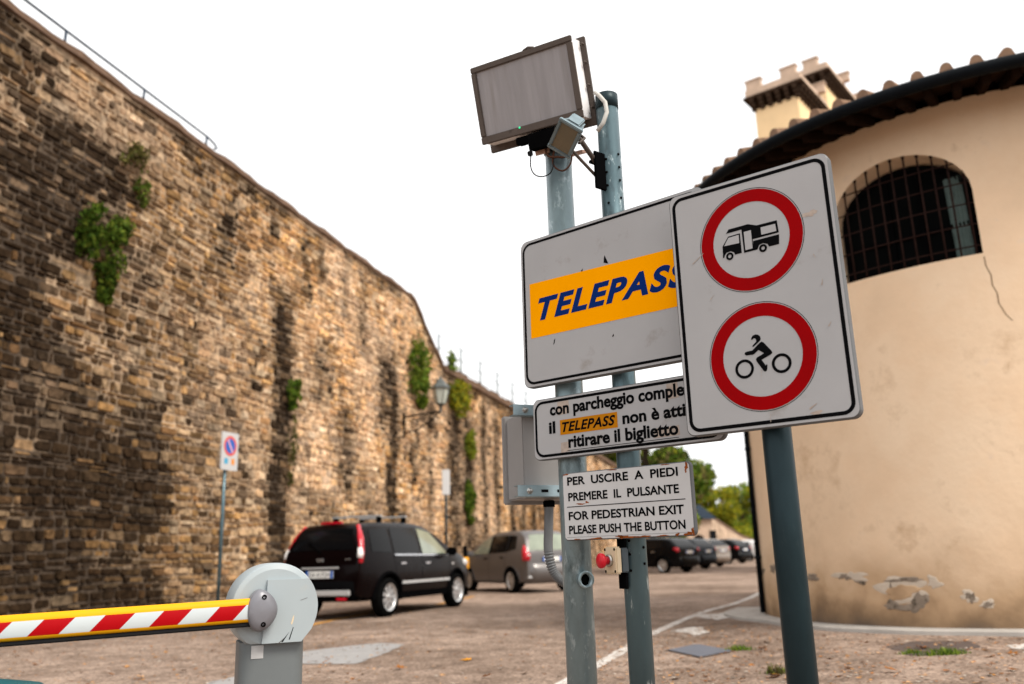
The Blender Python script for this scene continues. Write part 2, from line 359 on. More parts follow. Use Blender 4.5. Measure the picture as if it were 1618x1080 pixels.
def stripes():                          # barrier boom: yellow profile with a red and white reflective band
    m = bpy.data.materials.new('boom_stripes'); m.use_nodes = True; nt = m.node_tree; b = nt.nodes['Principled BSDF']
    b.inputs['Roughness'].default_value = .4; b.inputs['Specular IOR Level'].default_value = .10
    tc = nt.nodes.new('ShaderNodeTexCoord'); sp = nt.nodes.new('ShaderNodeSeparateXYZ'); nt.links.new(tc.outputs['Object'], sp.inputs[0])
    def Mth(op, a, bb):
        n = nt.nodes.new('ShaderNodeMath'); n.operation = op
        for i, s in enumerate((a, bb)):
            if isinstance(s, (int, float)): n.inputs[i].default_value = s
            else: nt.links.new(s, n.inputs[i])
        return n.outputs[0]
    t = Mth('SUBTRACT', sp.outputs['X'], Mth('MULTIPLY', sp.outputs['Z'], .95))
    fr = Mth('FRACT', Mth('DIVIDE', Mth('ADD', t, 10 - .03), .178), 0)
    red = Mth('LESS_THAN', fr, .5)
    band = Mth('MULTIPLY', Mth('GREATER_THAN', sp.outputs['Z'], -.027), Mth('LESS_THAN', sp.outputs['Z'], .021))
    band = Mth('MULTIPLY', band, Mth('LESS_THAN', sp.outputs['Y'], -.005))
    x1 = nt.nodes.new('ShaderNodeMixRGB'); x1.inputs[1].default_value = (.50, .545, .56, 1); x1.inputs[2].default_value = (.36, .002, .005, 1); nt.links.new(red, x1.inputs[0])
    x2 = nt.nodes.new('ShaderNodeMixRGB'); x2.inputs[1].default_value = (.72, .34, .004, 1); nt.links.new(band, x2.inputs[0]); nt.links.new(x1.outputs[0], x2.inputs[2])
    n = nt.nodes.new('ShaderNodeTexNoise'); n.inputs['Scale'].default_value = 30; n.inputs['Detail'].default_value = 6; nt.links.new(tc.outputs['Object'], n.inputs['Vector'])
    mr = nt.nodes.new('ShaderNodeMapRange'); mr.inputs[1].default_value = .70; mr.inputs[2].default_value = .78; mr.inputs[4].default_value = .7; nt.links.new(n.outputs[0], mr.inputs[0])
    x3 = nt.nodes.new('ShaderNodeMixRGB'); x3.inputs[2].default_value = (.18, .14, .10, 1); nt.links.new(mr.outputs[0], x3.inputs[0]); nt.links.new(x2.outputs[0], x3.inputs[1])
    nt.links.new(x3.outputs[0], b.inputs['Base Color']); return m
M['stripes'] = stripes()

# ------------------------------------------------------------------ lettering (built-in font, turned into mesh)
def text_mesh(s, bold=0.0, shear=0.0, spacing=1.0):
    c = bpy.data.curves.new('lettering', 'FONT'); c.body = s; c.size = 1; c.bevel_depth = bold; c.bevel_resolution = 1; c.fill_mode = 'FRONT'; c.shear = shear; c.space_character = spacing; c.resolution_u = 4
    o = bpy.data.objects.new('lettering', c); COL.objects.link(o)
    dg = bpy.context.evaluated_depsgraph_get(); dg.update()
    me = bpy.data.meshes.new_from_object(o.evaluated_get(dg)); bpy.data.objects.remove(o); bpy.data.curves.remove(c)
    return me
_cap = {}
def write(parent, s, u0, u1, v, cap, y, material, bold=.0, shear=0., spacing=1., name='lettering'):
    """one line of writing from u0 to u1 with its baseline at v and capitals of height cap"""
    me = text_mesh(s, bold, shear, spacing); key = (bold,)
    if key not in _cap:
        h = text_mesh('H', bold); zs = [q.co.y for q in h.vertices]; _cap[key] = (min(zs), max(zs)); bpy.data.meshes.remove(h)
    lo, hi = _cap[key]; xs = [q.co.x for q in me.vertices]; a, b = min(xs), max(xs)
    sx = (u1 - u0) / (b - a); sz = cap / (hi - lo)
    for q in me.vertices: q.co = Vector((u0 + (q.co.x - a) * sx, y - q.co.z * .008, v + (q.co.y - lo) * sz))
    me.materials.clear(); me.materials.append(material); me.update()
    o = bpy.data.objects.new(name, me); COL.objects.link(o); o.parent = parent
    return o

# ------------------------------------------------------------------ setting: ground, road paint, pavement
def build_ground():
    xs = [-400, -150, -60, -30, -15, -8, -4, -2, 0] + [1 + .5 * i for i in range(0, 13)] + [8, 10, 14, 20, 40, 80, 160, 400]
    ys = [-60, -20, -5, 0] + [2 + i for i in range(0, 24)] + [28, 34, 42, 60, 100, 200, 400, 900]
    mb = MB(); n = len(ys)
    vs = [(x, y, gz(x, y)) for x in xs for y in ys]
    fs = [(i * n + j, (i + 1) * n + j, (i + 1) * n + j + 1, i * n + j + 1) for i in range(len(xs) - 1) for j in range(n - 1)]
    mb.add(vs, fs, None, 0, True); return struct(mb.build('ground', M['asphalt']))
build_ground()
def ribbon(name, pts, w, material, dz=.004):
    pts = [Vector(p) for p in pts]; sub = []
    for i in range(len(pts) - 1):
        k = max(1, int((pts[i + 1] - pts[i]).length / .16))
        for j in range(k): sub.append(pts[i].lerp(pts[i + 1], j / k))
    sub.append(pts[-1]); mb = MB(); vs = []
    for i, p in enumerate(sub):
        t = sub[min(i + 1, len(sub) - 1)] - sub[max(i - 1, 0)]; nrm = Vector((-t.y, t.x, 0)).normalized() * (w / 2); j_ = .11 * math.sin(i * 2.7) + .08 * math.sin(i * 6.1 + 1)
        for q in (p + nrm * (1 + j_), p - nrm * (1 - .8 * j_)): vs.append((q.x, q.y, gz(q.x, q.y) + dz))
    mb.add(vs, [(2 * i, 2 * i + 1, 2 * i + 3, 2 * i + 2) for i in range(len(sub) - 1)])
    return struct(mb.build(name, material))
def ground_blob(name, px, material, dz=.004, jit=.06, seed=1):
    r = random.Random(seed); pts = [gp(*p) for p in px]; out = []
    for i in range(len(pts)):
        a, b = pts[i], pts[(i + 1) % len(pts)]; L = (b - a).length; k = 6
        for j in range(k):
            p = a.lerp(b, j / k); d = (b - a).cross(Vector((0, 0, 1))).normalized() * r.uniform(-jit, jit) * L * .4
            out.append(p + d if j else p)
    mb = MB(); mb.add([(p.x, p.y, gz(p.x, p.y) + dz) for p in out], [tuple(range(len(out)))])
    bm = bmesh.new(); o = mb.build(name, material); bm.from_mesh(o.data)
    bmesh.ops.triangulate(bm, faces=bm.faces[:]); bm.normal_update()
    for f in bm.faces:
        if f.normal.z < 0: f.normal_flip()
    bm.to_mesh(o.data); bm.free(); return struct(o)
line_px = [(845, 1110), (900, 1075), (950, 1047), (1000, 1018), (1040, 997), (1080, 979), (1120, 964), (1160, 954), (1187, 944), (1205, 935)]
ribbon('road_line', [gp(*p) for p in line_px], .12, M['paint_white'])
ground_blob('road_marking', [(1092, 973), (1160, 967), (1172, 971), (1134, 980)], M['paint_white'], .0045, .10, 3)
ground_blob('road_marking', [(1058, 998), (1085, 992), (1105, 990), (1122, 998), (1098, 1006), (1088, 1000)], M['paint_white'], .0045, .12, 4)
ground_blob('road_marking', [(1590, 1020), (1640, 1016), (1640, 1026), (1600, 1026)], M['paint_white'], .0045, .12, 6)
ribbon('parking_line', [gp(470, 992), gp(530, 979), gp(585, 968)], .13, M['paint_yellow'])
ribbon('parking_line', [gp(690, 955), gp(722, 948), gp(748, 942)], .13, M['paint_yellow'])
ground_blob('concrete_patch', [(466, 1049), (475, 1030), (540, 1022), (600, 1016), (640, 1018), (600, 1036), (560, 1049)], M['concrete'], .004, .08, 8)
ground_blob('concrete_patch', [(318, 1092), (330, 1078), (380, 1068), (420, 1075), (420, 1092)], M['concrete'], .004, .08, 9)
ground_blob('asphalt_patch', [(1400, 1022), (1440, 1014), (1530, 1013), (1550, 1022), (1510, 1033), (1440, 1036)], M['damp'], .004, .12, 10)

# ------------------------------------------------------------------ the round ochre building
BX, BY, BR, BOV = 6.38, 10.98, 3.27, 0.70
BZ0, EAVE = 0.0, 5.36
def cyl(phi, z, r=BR): return (r * math.cos(phi), r * math.sin(phi), z)
def cyl_hit(x, y, r=BR):
    d = ray(x, y); a = d.x ** 2 + 1; b = -2 * (d.x * BX + BY); c = BX * BX + BY * BY - r * r
    t = (-b - math.sqrt(max(0, b * b - 4 * a * c))) / (2 * a)
    p = Vector((0, 0, CAM_Z)) + d * t; return math.atan2(p.y - BY, p.x - BX), p.z
def round_building():
    root = thing('round_building', 'round ochre plastered building with tiled eaves and a barred arched window', 'building', (BX, BY, 0))
    # wall: hollow ring with an arched opening cut through
    N = 144; t = .42; prof = [(BR, BZ0), (BR, EAVE + .1), (BR - t, EAVE + .1), (BR - t, BZ0)]
    vs = [(r * math.cos(2 * PI * k / N), r * math.sin(2 * PI * k / N), z) for r, z in prof for k in range(N)]
    fs = [(i * N + k, i * N + (k + 1) % N, ((i + 1) % 4) * N + (k + 1) % N, ((i + 1) % 4) * N + k) for i in range(4) for k in range(N)]
    wall0 = MB().add(vs, fs).build('wall', M['plaster'])
    pl, zl = cyl_hit(1326, 445); pr_, zr = cyl_hit(1557, 402); _, zt = cyl_hit(1462, 238)
    pc = (pl + pr_) / 2; hw = BR * math.sin((pr_ - pl) / 2); zs = 3.74; ztop = zt + .05; spring = zs + (ztop - zs) * .56
    arch = [(-hw, zs), (hw, zs)] + [(hw * math.cos(a), spring + (ztop - spring) * math.sin(a)) for a in np.linspace(0, PI, 17)]
    # local frame of the window: x along the wall (to the right seen from outside), y inwards
    ur = Vector((-math.sin(pc), math.cos(pc), 0)); inn = Vector((-math.cos(pc), -math.sin(pc), 0))
    Mw = Matrix(((ur.x, inn.x, 0, 0), (ur.y, inn.y, 0, 0), (0, 0, 1, 0), (0, 0, 0, 1)))
    cut = MB(); sc = lambda k: [(x * k, zs + (z - zs) * (k + (1 - k) * .0)) for x, z in arch]
    a0, a1 = arch, sc(.93); n = len(arch); y0, y1 = -BR - .3, -BR + .9
    vs = [(x, y0, z) for x, z in a0] + [(x, y1, z) for x, z in a1]
    cut.add(vs, [(i, (i + 1) % n, n + (i + 1) % n, n + i) for i in range(n)] + [tuple(range(n))[::-1], tuple(range(n, 2 * n))], Mw)
    cutter = cut.build('cutter', M['plaster'])
    bm = bmesh.new(); bm.from_mesh(cutter.data); bmesh.ops.recalc_face_normals(bm, faces=bm.faces[:]); bm.to_mesh(cutter.data); bm.free()
    bm = bmesh.new(); bm.from_mesh(wall0.data); bmesh.ops.recalc_face_normals(bm, faces=bm.faces[:]); bm.to_mesh(wall0.data); bm.free()
    md = wall0.modifiers.new('b', 'BOOLEAN'); md.operation = 'DIFFERENCE'; md.object = cutter; md.solver = 'EXACT'
    dg = bpy.context.evaluated_depsgraph_get(); dg.update()
    me = bpy.data.meshes.new_from_object(wall0.evaluated_get(dg)); bpy.data.objects.remove(cutter); bpy.data.objects.remove(wall0)
    for p in me.polygons: p.use_smooth = True
    me.set_sharp_from_angle(angle=math.radians(25))
    w = bpy.data.objects.new('wall', me); COL.objects.link(w); w.parent = root
    # window: frame, pane, curtain, grille
    win = MB(); din = -BR + .20
    ain = [(x * .93, zs + (z - zs) * .95) for x, z in arch]; aiin = [(x * .86, zs + .05 + (z - zs) * .87) for x, z in arch]
    win.prism(ain, din + .10, din + .16); wo_ = win; pane = wo_.build('window_pane', M['room_dark'], root); pane.data.transform(Mw)
    fr = MB(); fr.ring(ain, aiin, din + .05)
    for xx in (-.16, .16): fr.box((xx, din + .07, (zs + ztop) / 2 - .05), (.035, .04, ztop - zs - .14))
    fr.box((0, din + .072, zs + .42), (hw * 1.7, .035, .035))
    f = fr.build('window_frame', M['car_dark'], root); f.data.transform(Mw)
    cu = MB(); K = 14
    vs = []; 
    for i in range(K + 1):
        x = hw * (.60 + .24 * i / K); yy = din + .055 + .022 * math.sin(i * 2.1)
        vs += [(x, yy, zs + .05), (x - .02, yy, zs + .95)]
    cu.add(vs, [(2 * i, 2 * i + 2, 2 * i + 3, 2 * i + 1) for i in range(K)], None, 0, True)
    c_ = cu.build('curtain', M['curtain'], root); c_.data.transform(Mw)
    gr = MB(); yb = -BR * math.cos(0) + .035
    xs = np.linspace(-hw * .93, hw * .90, 11)
    def atop(x): return spring + (ztop - spring) * math.sqrt(max(0, 1 - (x / hw) ** 2))
    for x in xs:
        ysurf = -math.sqrt(BR * BR - x * x) + .022
        top = atop(x) - .035; gr.tube([(x, ysurf, zs - .02), (x, ysurf, top)], .0105, 6)
        gr.box((x, ysurf + .0, top), (.028, .028, .03))
    for z in np.linspace(zs + .10, zs + (ztop - zs) * .80, 5):
        xm = hw * 1.0 if z < spring else hw * math.sqrt(max(0, 1 - ((z - spring) / (ztop - spring)) ** 2)) * .99
        gr.tube([(xx, -math.sqrt(BR * BR - xx * xx) + .034, z) for xx in np.linspace(-xm, xm, 9)], .0085, 6)
    g_ = gr.build('window_grille', M['grille'], root); g_.data.transform(Mw)
    # roof: low cone of barrel tiles
    nt = int(2 * PI * (BR + BOV) / .262); ro = BR + BOV + .04; mbr = MB(); S = 6
    sl = math.tan(math.radians(17)); per = 2 * S
    rows = [ro, ro - .45, ro - 1.0, 1.8, .05]; vs = []
    for j, r in enumerate(rows):
        for k in range(nt):
            for q in range(per):
                a = (k + q / per) / nt * 2 * PI
                h = .088 * math.sqrt(max(0, math.sin(q / S * PI))) if q < S else -.02 * math.sin((q - S) / S * PI)
                vs.append((r * math.cos(a), r * math.sin(a), EAVE + .075 + (ro - r) * sl + h * min(1, r / 1.5)))
    tot = nt * per
    mbr.add(vs, [(j * tot + i, j * tot + (i + 1) % tot, (j + 1) * tot + (i + 1) % tot, (j + 1) * tot + i) for j in range(len(rows) - 1) for i in range(tot)], None, 0, True)
    # closed fronts of the cover tiles and tile course underneath
    low = [(ro * math.cos(i / tot * 2 * PI), ro * math.sin(i / tot * 2 * PI), EAVE + .02) for i in range(tot)]
    b0 = len(mbr.v); mbr.v += low
    for i in range(tot):
        mbr.f.append((b0 + i, b0 + (i + 1) % tot, (i + 1) % tot, i)); mbr.mi.append(0); mbr.sm.append(False)
    mbr.build('roof', M['roof_tile'], root)
    # soffit boards between wall and eave
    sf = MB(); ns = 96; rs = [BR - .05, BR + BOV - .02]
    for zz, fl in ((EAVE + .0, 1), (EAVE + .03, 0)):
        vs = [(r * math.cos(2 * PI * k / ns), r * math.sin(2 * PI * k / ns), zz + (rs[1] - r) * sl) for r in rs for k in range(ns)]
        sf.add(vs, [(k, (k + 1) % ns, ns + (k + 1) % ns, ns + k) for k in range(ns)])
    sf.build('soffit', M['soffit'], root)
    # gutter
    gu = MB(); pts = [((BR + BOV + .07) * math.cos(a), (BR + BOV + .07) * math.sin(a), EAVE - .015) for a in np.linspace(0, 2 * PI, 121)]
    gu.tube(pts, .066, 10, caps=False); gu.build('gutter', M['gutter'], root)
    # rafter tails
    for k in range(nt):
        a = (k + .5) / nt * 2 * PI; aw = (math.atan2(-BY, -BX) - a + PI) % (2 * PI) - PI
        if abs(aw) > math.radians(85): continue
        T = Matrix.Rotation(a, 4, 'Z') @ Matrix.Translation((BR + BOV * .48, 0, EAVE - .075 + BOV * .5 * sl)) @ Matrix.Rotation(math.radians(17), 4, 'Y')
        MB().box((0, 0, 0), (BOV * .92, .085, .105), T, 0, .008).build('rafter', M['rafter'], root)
    # rainwater pipe at the left edge
    pp, _ = cyl_hit(1193, 800, BR + .08)
    d0 = math.atan2(-BY, -BX); silh = d0 - math.acos(BR / math.hypot(BX, BY)); a = silh + math.radians(9)
    px_, py_ = (BR + .04) * math.cos(a), (BR + .04) * math.sin(a); dp = MB()
    g0 = gz(BX + px_, BY + py_)
    dp.tube([(px_, py_, g0 + .07), (px_, py_, EAVE - .55), (px_ * 1.07, py_ * 1.07, EAVE - .3), (px_ * 1.19, py_ * 1.19, EAVE - .04)], .034, 12)
    for z in (.8, 2.2, 3.6, 4.6): dp.lathe([(.042, z - .02), (.042, z + .02)], 12, Matrix.Translation((px_, py_, 0)))
    dp.build('drainpipe', M['gutter'], root)
    # flaked plaster: pale edges and bare mortar, each a thin skin on the curved wall
    def patch(poly, off, material, name):
        pts = [cyl_hit(*p) for p in poly]; n = len(pts); cx = sum(p[0] for p in pts) / n; cz = sum(p[1] for p in pts) / n
        m_ = MB(); R = 5; vs = [cyl(cx, cz, BR + off)]
        for r in range(1, R + 1):
            for p in pts: vs.append(cyl(cx + (p[0] - cx) * r / R, cz + (p[1] - cz) * r / R, BR + (off if r < R else .0005)))
        fs = [(0, 1 + i, 1 + (i + 1) % n) for i in range(n)]
        for r in range(R - 1):
            fs += [(1 + r * n + i, 1 + (r + 1) * n + i, 1 + (r + 1) * n + (i + 1) % n, 1 + r * n + (i + 1) % n) for i in range(n)]
        m_.add(vs, fs); return m_.build(name, material, root)
    for i, (x, y, rx, ry, j) in enumerate(((1428, 931, 42, 20, .32), (1347, 910, 21, 8, .6), (1476, 920, 11, 9, .5), (1531, 942, 13, 9, .5), (1561, 954, 13, 5.5, .5))):
        patch(blob(x, y, rx, ry, 30, j, 20 + i), .004, M['patch_pale'], 'bare_patch')
    for i, (x, y, rx, ry, j) in enumerate(((1452, 950, 14, 15, .4), (1428, 959, 26, 6, .4), (1410, 952, 9, 5, .5), (1430, 916, 32, 3.2, .6), (1408, 928, 3, 7, .5), (1335, 911, 8, 5, .6), (1361, 920, 8, 3, .6), (1534, 943, 8, 8, .5), (1561, 955, 9, 4.5, .4), (1283, 912, 9, 7, .4), (1222, 898, 4, 8, .5), (1205, 903, 3, 5, .4))):
        patch(blob(x, y, rx, ry, 24, j, 50 + i), .007, M['patch_dark'], 'bare_patch')
    patch(blob(1425, 935, 27, 13, 24, .3, 81), .0085, M['plaster'], 'bare_patch')
    # hairline crack from the window's corner
    cr = [(1555, 405), (1558, 420), (1566, 434), (1568, 450), (1576, 463), (1578, 478), (1590, 497), (1600, 506)]; cm = MB(); vs = []
    for x, y in cr:
        for s in (-1, 1):
            p, z = cyl_hit(x + s * .9, y); vs.append(cyl(p, z, BR + .002))
    cm.add(vs, [(2 * i, 2 * i + 1, 2 * i + 3, 2 * i + 2) for i in range(len(cr) - 1)]); cm.build('crack', M['crack'], root)
    return root
round_building()
def pavement():
    # narrow raised footing and kerb round the building
    mb = MB(); N = 120; prof = [(BR - .3, .0), (BR - .3, .05), (BR + .20, .044), (BR + .22, .035), (BR + .24, -.08)]
    a0, a1 = math.radians(150), math.radians(330); vs = []
    for r, z in prof:
        for k in range(N + 1):
            a = a0 + (a1 - a0) * k / N
            wob = .02 * math.sin(a * 9) + .012 * math.sin(a * 23) if r > BR else 0
            ext = .30 * sstep((math.radians(188) - a) / math.radians(30)) if r > BR else 0
            R_ = r + wob + ext; x, y = BX + R_ * math.cos(a), BY + R_ * math.sin(a); vs.append((x, y, gz(x, y) + z))
    n = N + 1
    mb.add(vs, [(j * n + k, (j + 1) * n + k, (j + 1) * n + k + 1, j * n + k + 1) for j in range(len(prof) - 1) for k in range(N)])
    struct(mb.build('pavement', M['kerb']))
pavement()

# ------------------------------------------------------------------ battlemented tower behind it
def tower():
    d1 = Vector((.62, .785, 0)).normalized(); d2 = Vector((-d1.y, d1.x, 0))
    c1 = at(1266, 122, 30); c2 = at(1309, 105, 32.2)
    L = abs((at(1183, 142, 30) - c1).dot(Vector((1, 0, 0)))) / abs(d2.x) * .66
    root = thing('tower', 'pale ochre crenellated tower rising behind the tiled eaves', 'tower', (c1.x, c1.y, 0))
    Mt = Matrix(((-d2.x, d1.x, 0, 0), (-d2.y, d1.y, 0, 0), (0, 0, 1, 0), (0, 0, 0, 1)))       # x to the right along the front, y deep
    def block(ox, oy, w, dep, top, merl):
        wall = MB(); ov = .33
        wall.box((ox - w / 2 - ov, oy + dep / 2 + ov, (top - .5) / 2), (w, dep, top - .5), Mt)
        wall.build('wall', M['tower_plaster'], root)
        cb = MB(); nfront = int(w / .34)
        for i in range(nfront + 1):
            x = ox - ov - w * i / nfront
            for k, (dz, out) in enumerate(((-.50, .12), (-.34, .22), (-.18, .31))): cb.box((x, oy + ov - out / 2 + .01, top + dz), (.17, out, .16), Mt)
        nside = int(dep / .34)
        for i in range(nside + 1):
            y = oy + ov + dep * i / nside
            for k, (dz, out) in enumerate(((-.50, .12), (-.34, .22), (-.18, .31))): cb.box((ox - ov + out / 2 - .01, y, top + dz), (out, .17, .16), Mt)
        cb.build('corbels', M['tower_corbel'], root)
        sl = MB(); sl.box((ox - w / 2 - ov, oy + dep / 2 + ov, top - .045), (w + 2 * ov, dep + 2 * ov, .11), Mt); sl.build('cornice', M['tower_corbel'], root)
        pa = MB(); pw, pd = w + .5, dep + .5
        x0, x1, y0, y1 = ox - ov - w - .25, ox - ov + .25, oy + ov - .25, oy + ov + dep + .25; z0 = top + .012; ph = .32
        for cx, cy, sx, sy in (((x0 + x1) / 2, y0 + .12, x1 - x0, .24), ((x0 + x1) / 2, y1 - .12, x1 - x0, .24), (x0 + .12, (y0 + y1) / 2, .24, y1 - y0 - .482), (x1 - .12, (y0 + y1) / 2, .24, y1 - y0 - .482)):
            pa.box((cx, cy, z0 + ph / 2), (sx, sy, ph), Mt)
        pa.build('parapet', M['tower_stone'], root)
        for fx, fy in merl:
            m_ = MB(); mx_, my_ = x0 + fx * (x1 - x0), y0 + fy * (y1 - y0)
            m_.box((mx_, my_, z0 + ph + .19), (.62, .245, .376), Mt); m_.box((mx_, my_, z0 + ph + .405), (.70, .32, .05), Mt)
            m_.build('merlon', M['tower_stone'], root)
    r0 = Vector((c1.x, c1.y, 0)); inv = Mt.inverted()
    block(0, 0, L, 6.5, c1.z, [(.16, .02), (.80, .02), (.16, .98), (.84, .98), (.02, .5), (.98, .32), (.98, .62)])
    q = inv @ Vector((c2.x - c1.x, c2.y - c1.y, 0))
    block(q.x, q.y, 2.0, 7.0, c2.z, [(.72, .02), (.1, .98), (.98, .3), (.98, .6)])
tower()

# ------------------------------------------------------------------ the great stone wall
WA, WB = -10.495, .2752
WD = Vector((WB, 1, 0)).normalized(); WN = Vector((WD.y, -WD.x, 0))     # along the wall, out of the wall
WY = WD.y
def wall_pt(Y, z, out=0.): p = Vector((WA + WB * Y, Y, z)); return p + WN * out
TALL_END, LOW_START, WALL_END = 26.5, 29.3, 190.
def wall_top(Y):
    if Y < TALL_END: return 9.16
    if Y < LOW_START: return 9.16 + (7.30 - 9.16) * (Y - TALL_END) / (LOW_START - TALL_END)
    return 7.30 - .006 * max(0, Y - 60)
PAL = np.array([(.48, .325, .20), (.52, .33, .165), (.42, .27, .155), (.58, .44, .315), (.64, .52, .405), (.36, .21, .11), (.17, .105, .065), (.070, .048, .038), (.50, .37, .26), (.56, .38, .215)])
PAL = (PAL * .72 + .28 * np.array([.47, .32, .19])) * np.array([1.0, .90, .735])
PW = np.array([.16, .14, .14, .13, .06, .11, .10, .08, .06, .05]); PW = PW / PW.sum()
STREAKS = [(19.0, 0., 7.4, .46, 1.0), (25.0, 0., 7.2, .36, .95), (24.4, 4.6, 7.4, .5, .6), (30.2, 0., 7.3, .75, .85), (31.8, 0., 6.6, .7, .75), (13.1, 6.9, 8.4, .5, .95), (12.9, 5.6, 6.6, .6, .9), (16.9, 7.4, 9.2, .30, .85),
           (18.3, 7.9, 9.2, .25, .7), (20.6, 7.7, 9.2, .3, .6), (15.9, 3.0, 7.2, .28, .6), (12.0, 7.4, 9.2, .5, .8), (14.6, 8.3, 9.2, .35, .7), (33.6, 0, 7.2, .35, .85), (35.2, 0, 7.0, .4, .7), (37.5, 0, 7.2, .45, .9), (39.2, 0, 6, .4, .6), (40.8, 0, 7.2, .5, .9), (43.5, 0, 7.2, .5, .8), (47, 0, 7, .6, .8), (51, 0, 7, .6, .8), (27.9, 0, 6.5, .22, .55), (22.2, 2.6, 5.2, .5, .55), (23.4, 1.0, 3.6, .7, .5), (20.8, 4.6, 6.6, .5, .5), (17.6, 2.0, 4.4, .4, .55), (16.6, .8, 3.2, .22, .5), (14.6, .5, 3.2, .35, .55), (23.0, 6.5, 9.1, .3, .5), (22.0, 7.2, 9.1, .25, .45)]
def vnoise(x, y, seed):
    r = np.random.default_rng(seed); g = r.random((64, 64)); xi = np.floor(x).astype(int); yi = np.floor(y).astype(int); fx = x - xi; fy = y - yi
    fx = fx * fx * (3 - 2 * fx); fy = fy * fy * (3 - 2 * fy); w = lambda a, b: g[a % 64, b % 64]
    return (w(xi, yi) * (1 - fx) + w(xi + 1, yi) * fx) * (1 - fy) + (w(xi, yi + 1) * (1 - fx) + w(xi + 1, yi + 1) * fx) * fy
def soot_and_shade(Y, z):                       # lichen and water streaks, darker foot and near end, painted coping shade
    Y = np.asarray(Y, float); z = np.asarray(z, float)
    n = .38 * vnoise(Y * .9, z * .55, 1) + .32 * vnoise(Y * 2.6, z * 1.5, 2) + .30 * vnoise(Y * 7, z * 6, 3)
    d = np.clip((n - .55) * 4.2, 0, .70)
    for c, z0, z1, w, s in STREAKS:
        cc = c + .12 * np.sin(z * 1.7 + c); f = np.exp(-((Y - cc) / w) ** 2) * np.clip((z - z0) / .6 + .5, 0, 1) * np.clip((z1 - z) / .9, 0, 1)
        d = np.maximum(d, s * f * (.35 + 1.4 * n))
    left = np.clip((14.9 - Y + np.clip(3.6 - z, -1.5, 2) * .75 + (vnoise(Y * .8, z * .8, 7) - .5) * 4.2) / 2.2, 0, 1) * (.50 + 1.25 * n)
    veil = np.clip((19.5 - Y + (vnoise(Y * .5, z * .4, 8) - .5) * 5) / 8, 0, .46) * (.35 + 1.2 * n)          # darker towards the near end
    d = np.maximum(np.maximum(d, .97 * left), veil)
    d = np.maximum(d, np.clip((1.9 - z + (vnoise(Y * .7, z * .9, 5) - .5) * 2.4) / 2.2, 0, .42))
    d = np.maximum(d, np.clip((z - wall_top_arr(Y) + .55 + (vnoise(Y * 1.5, z, 6) - .5) * .9) / .6, 0, .55))  # shadow of the coping painted into the colour, ragged lower edge
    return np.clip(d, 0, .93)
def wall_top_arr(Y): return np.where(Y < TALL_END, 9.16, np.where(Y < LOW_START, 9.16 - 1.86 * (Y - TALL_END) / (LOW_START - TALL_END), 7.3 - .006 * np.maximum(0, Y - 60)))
def stones(Y0, Y1, hmin, hmax, wmin, wmax, seed):
    r = np.random.default_rng(seed); V = []; F = []; Cc = []; z = -.12
    zmax = 9.3
    while z < zmax:
        h = r.uniform(hmin, hmax); s = Y0 / WY + r.uniform(-.3, 0)
        while s < Y1 / WY:
            w = r.uniform(wmin, wmax) * (1.0 if r.random() < .8 else .55); Yc = (s + w / 2) * WY
            top = float(wall_top(min(max(Yc, Y0), Y1))) - .12
            zz1 = min(z + h, top)
            if zz1 - z > .05 and s * WY < Y1:
                g = r.uniform(.008, .022); dep = r.uniform(.004, .055); ii = r.uniform(.006, .016)
                wav = .035 * math.sin(s * .9 + z * 1.3) + .02 * math.sin(s * 2.3 + z * .7)
                a, b_, c, d = s + g, s + w - g, z + g + wav, zz1 - g + wav; hh = d - c; ww = b_ - a; m_ = min(hh, ww)
                quad = []
                for ux, uz in ((1, 0), (0, 1), (-1, 0), (0, -1)):
                    k1, k2 = r.uniform(.04, .34, 2) * m_; e1, e2 = r.uniform(-.11, .09, 2) * m_
                    # two points per corner: the stone's corners are knocked off
                    q1 = {(1, 0): (a + e1, c + k1), (0, 1): (b_ - k1, c + e1), (-1, 0): (b_ + e1, d - k1), (0, -1): (a + k1, d + e1)}[(ux, uz)]
                    q2 = {(1, 0): (a + k2, c + e2), (0, 1): (b_ + e2, c + k2), (-1, 0): (b_ - k2, d + e2), (0, -1): (a + e2, d - k2)}[(ux, uz)]
                    quad += [q1, q2]
                cs = sum(q[0] for q in quad) / 8; cz = sum(q[1] for q in quad) / 8; n = len(V); tx, tz = r.uniform(-.05, .05, 2)
                kx = max(.3, 1 - 2 * ii / max(ww, .05)); kz = max(.3, 1 - 2 * ii / max(hh, .05))
                for q in quad: V.append((q[0], q[1], -.02))
                for q in quad: V.append((cs + (q[0] - cs) * kx, cz + (q[1] - cz) * kz, dep + tx * (q[0] - cs) + tz * (q[1] - cz)))
                F += [(n + i, n + (i + 1) % 8, n + 8 + (i + 1) % 8, n + 8 + i) for i in range(8)] + [tuple(n + 8 + i for i in range(8))]
                col = PAL[r.choice(len(PAL), p=PW)] * r.uniform(.8, 1.2); Cc.append((Yc, (z + zz1) / 2, *col))
            s += w
        z += h
    return V, F, np.array(Cc)
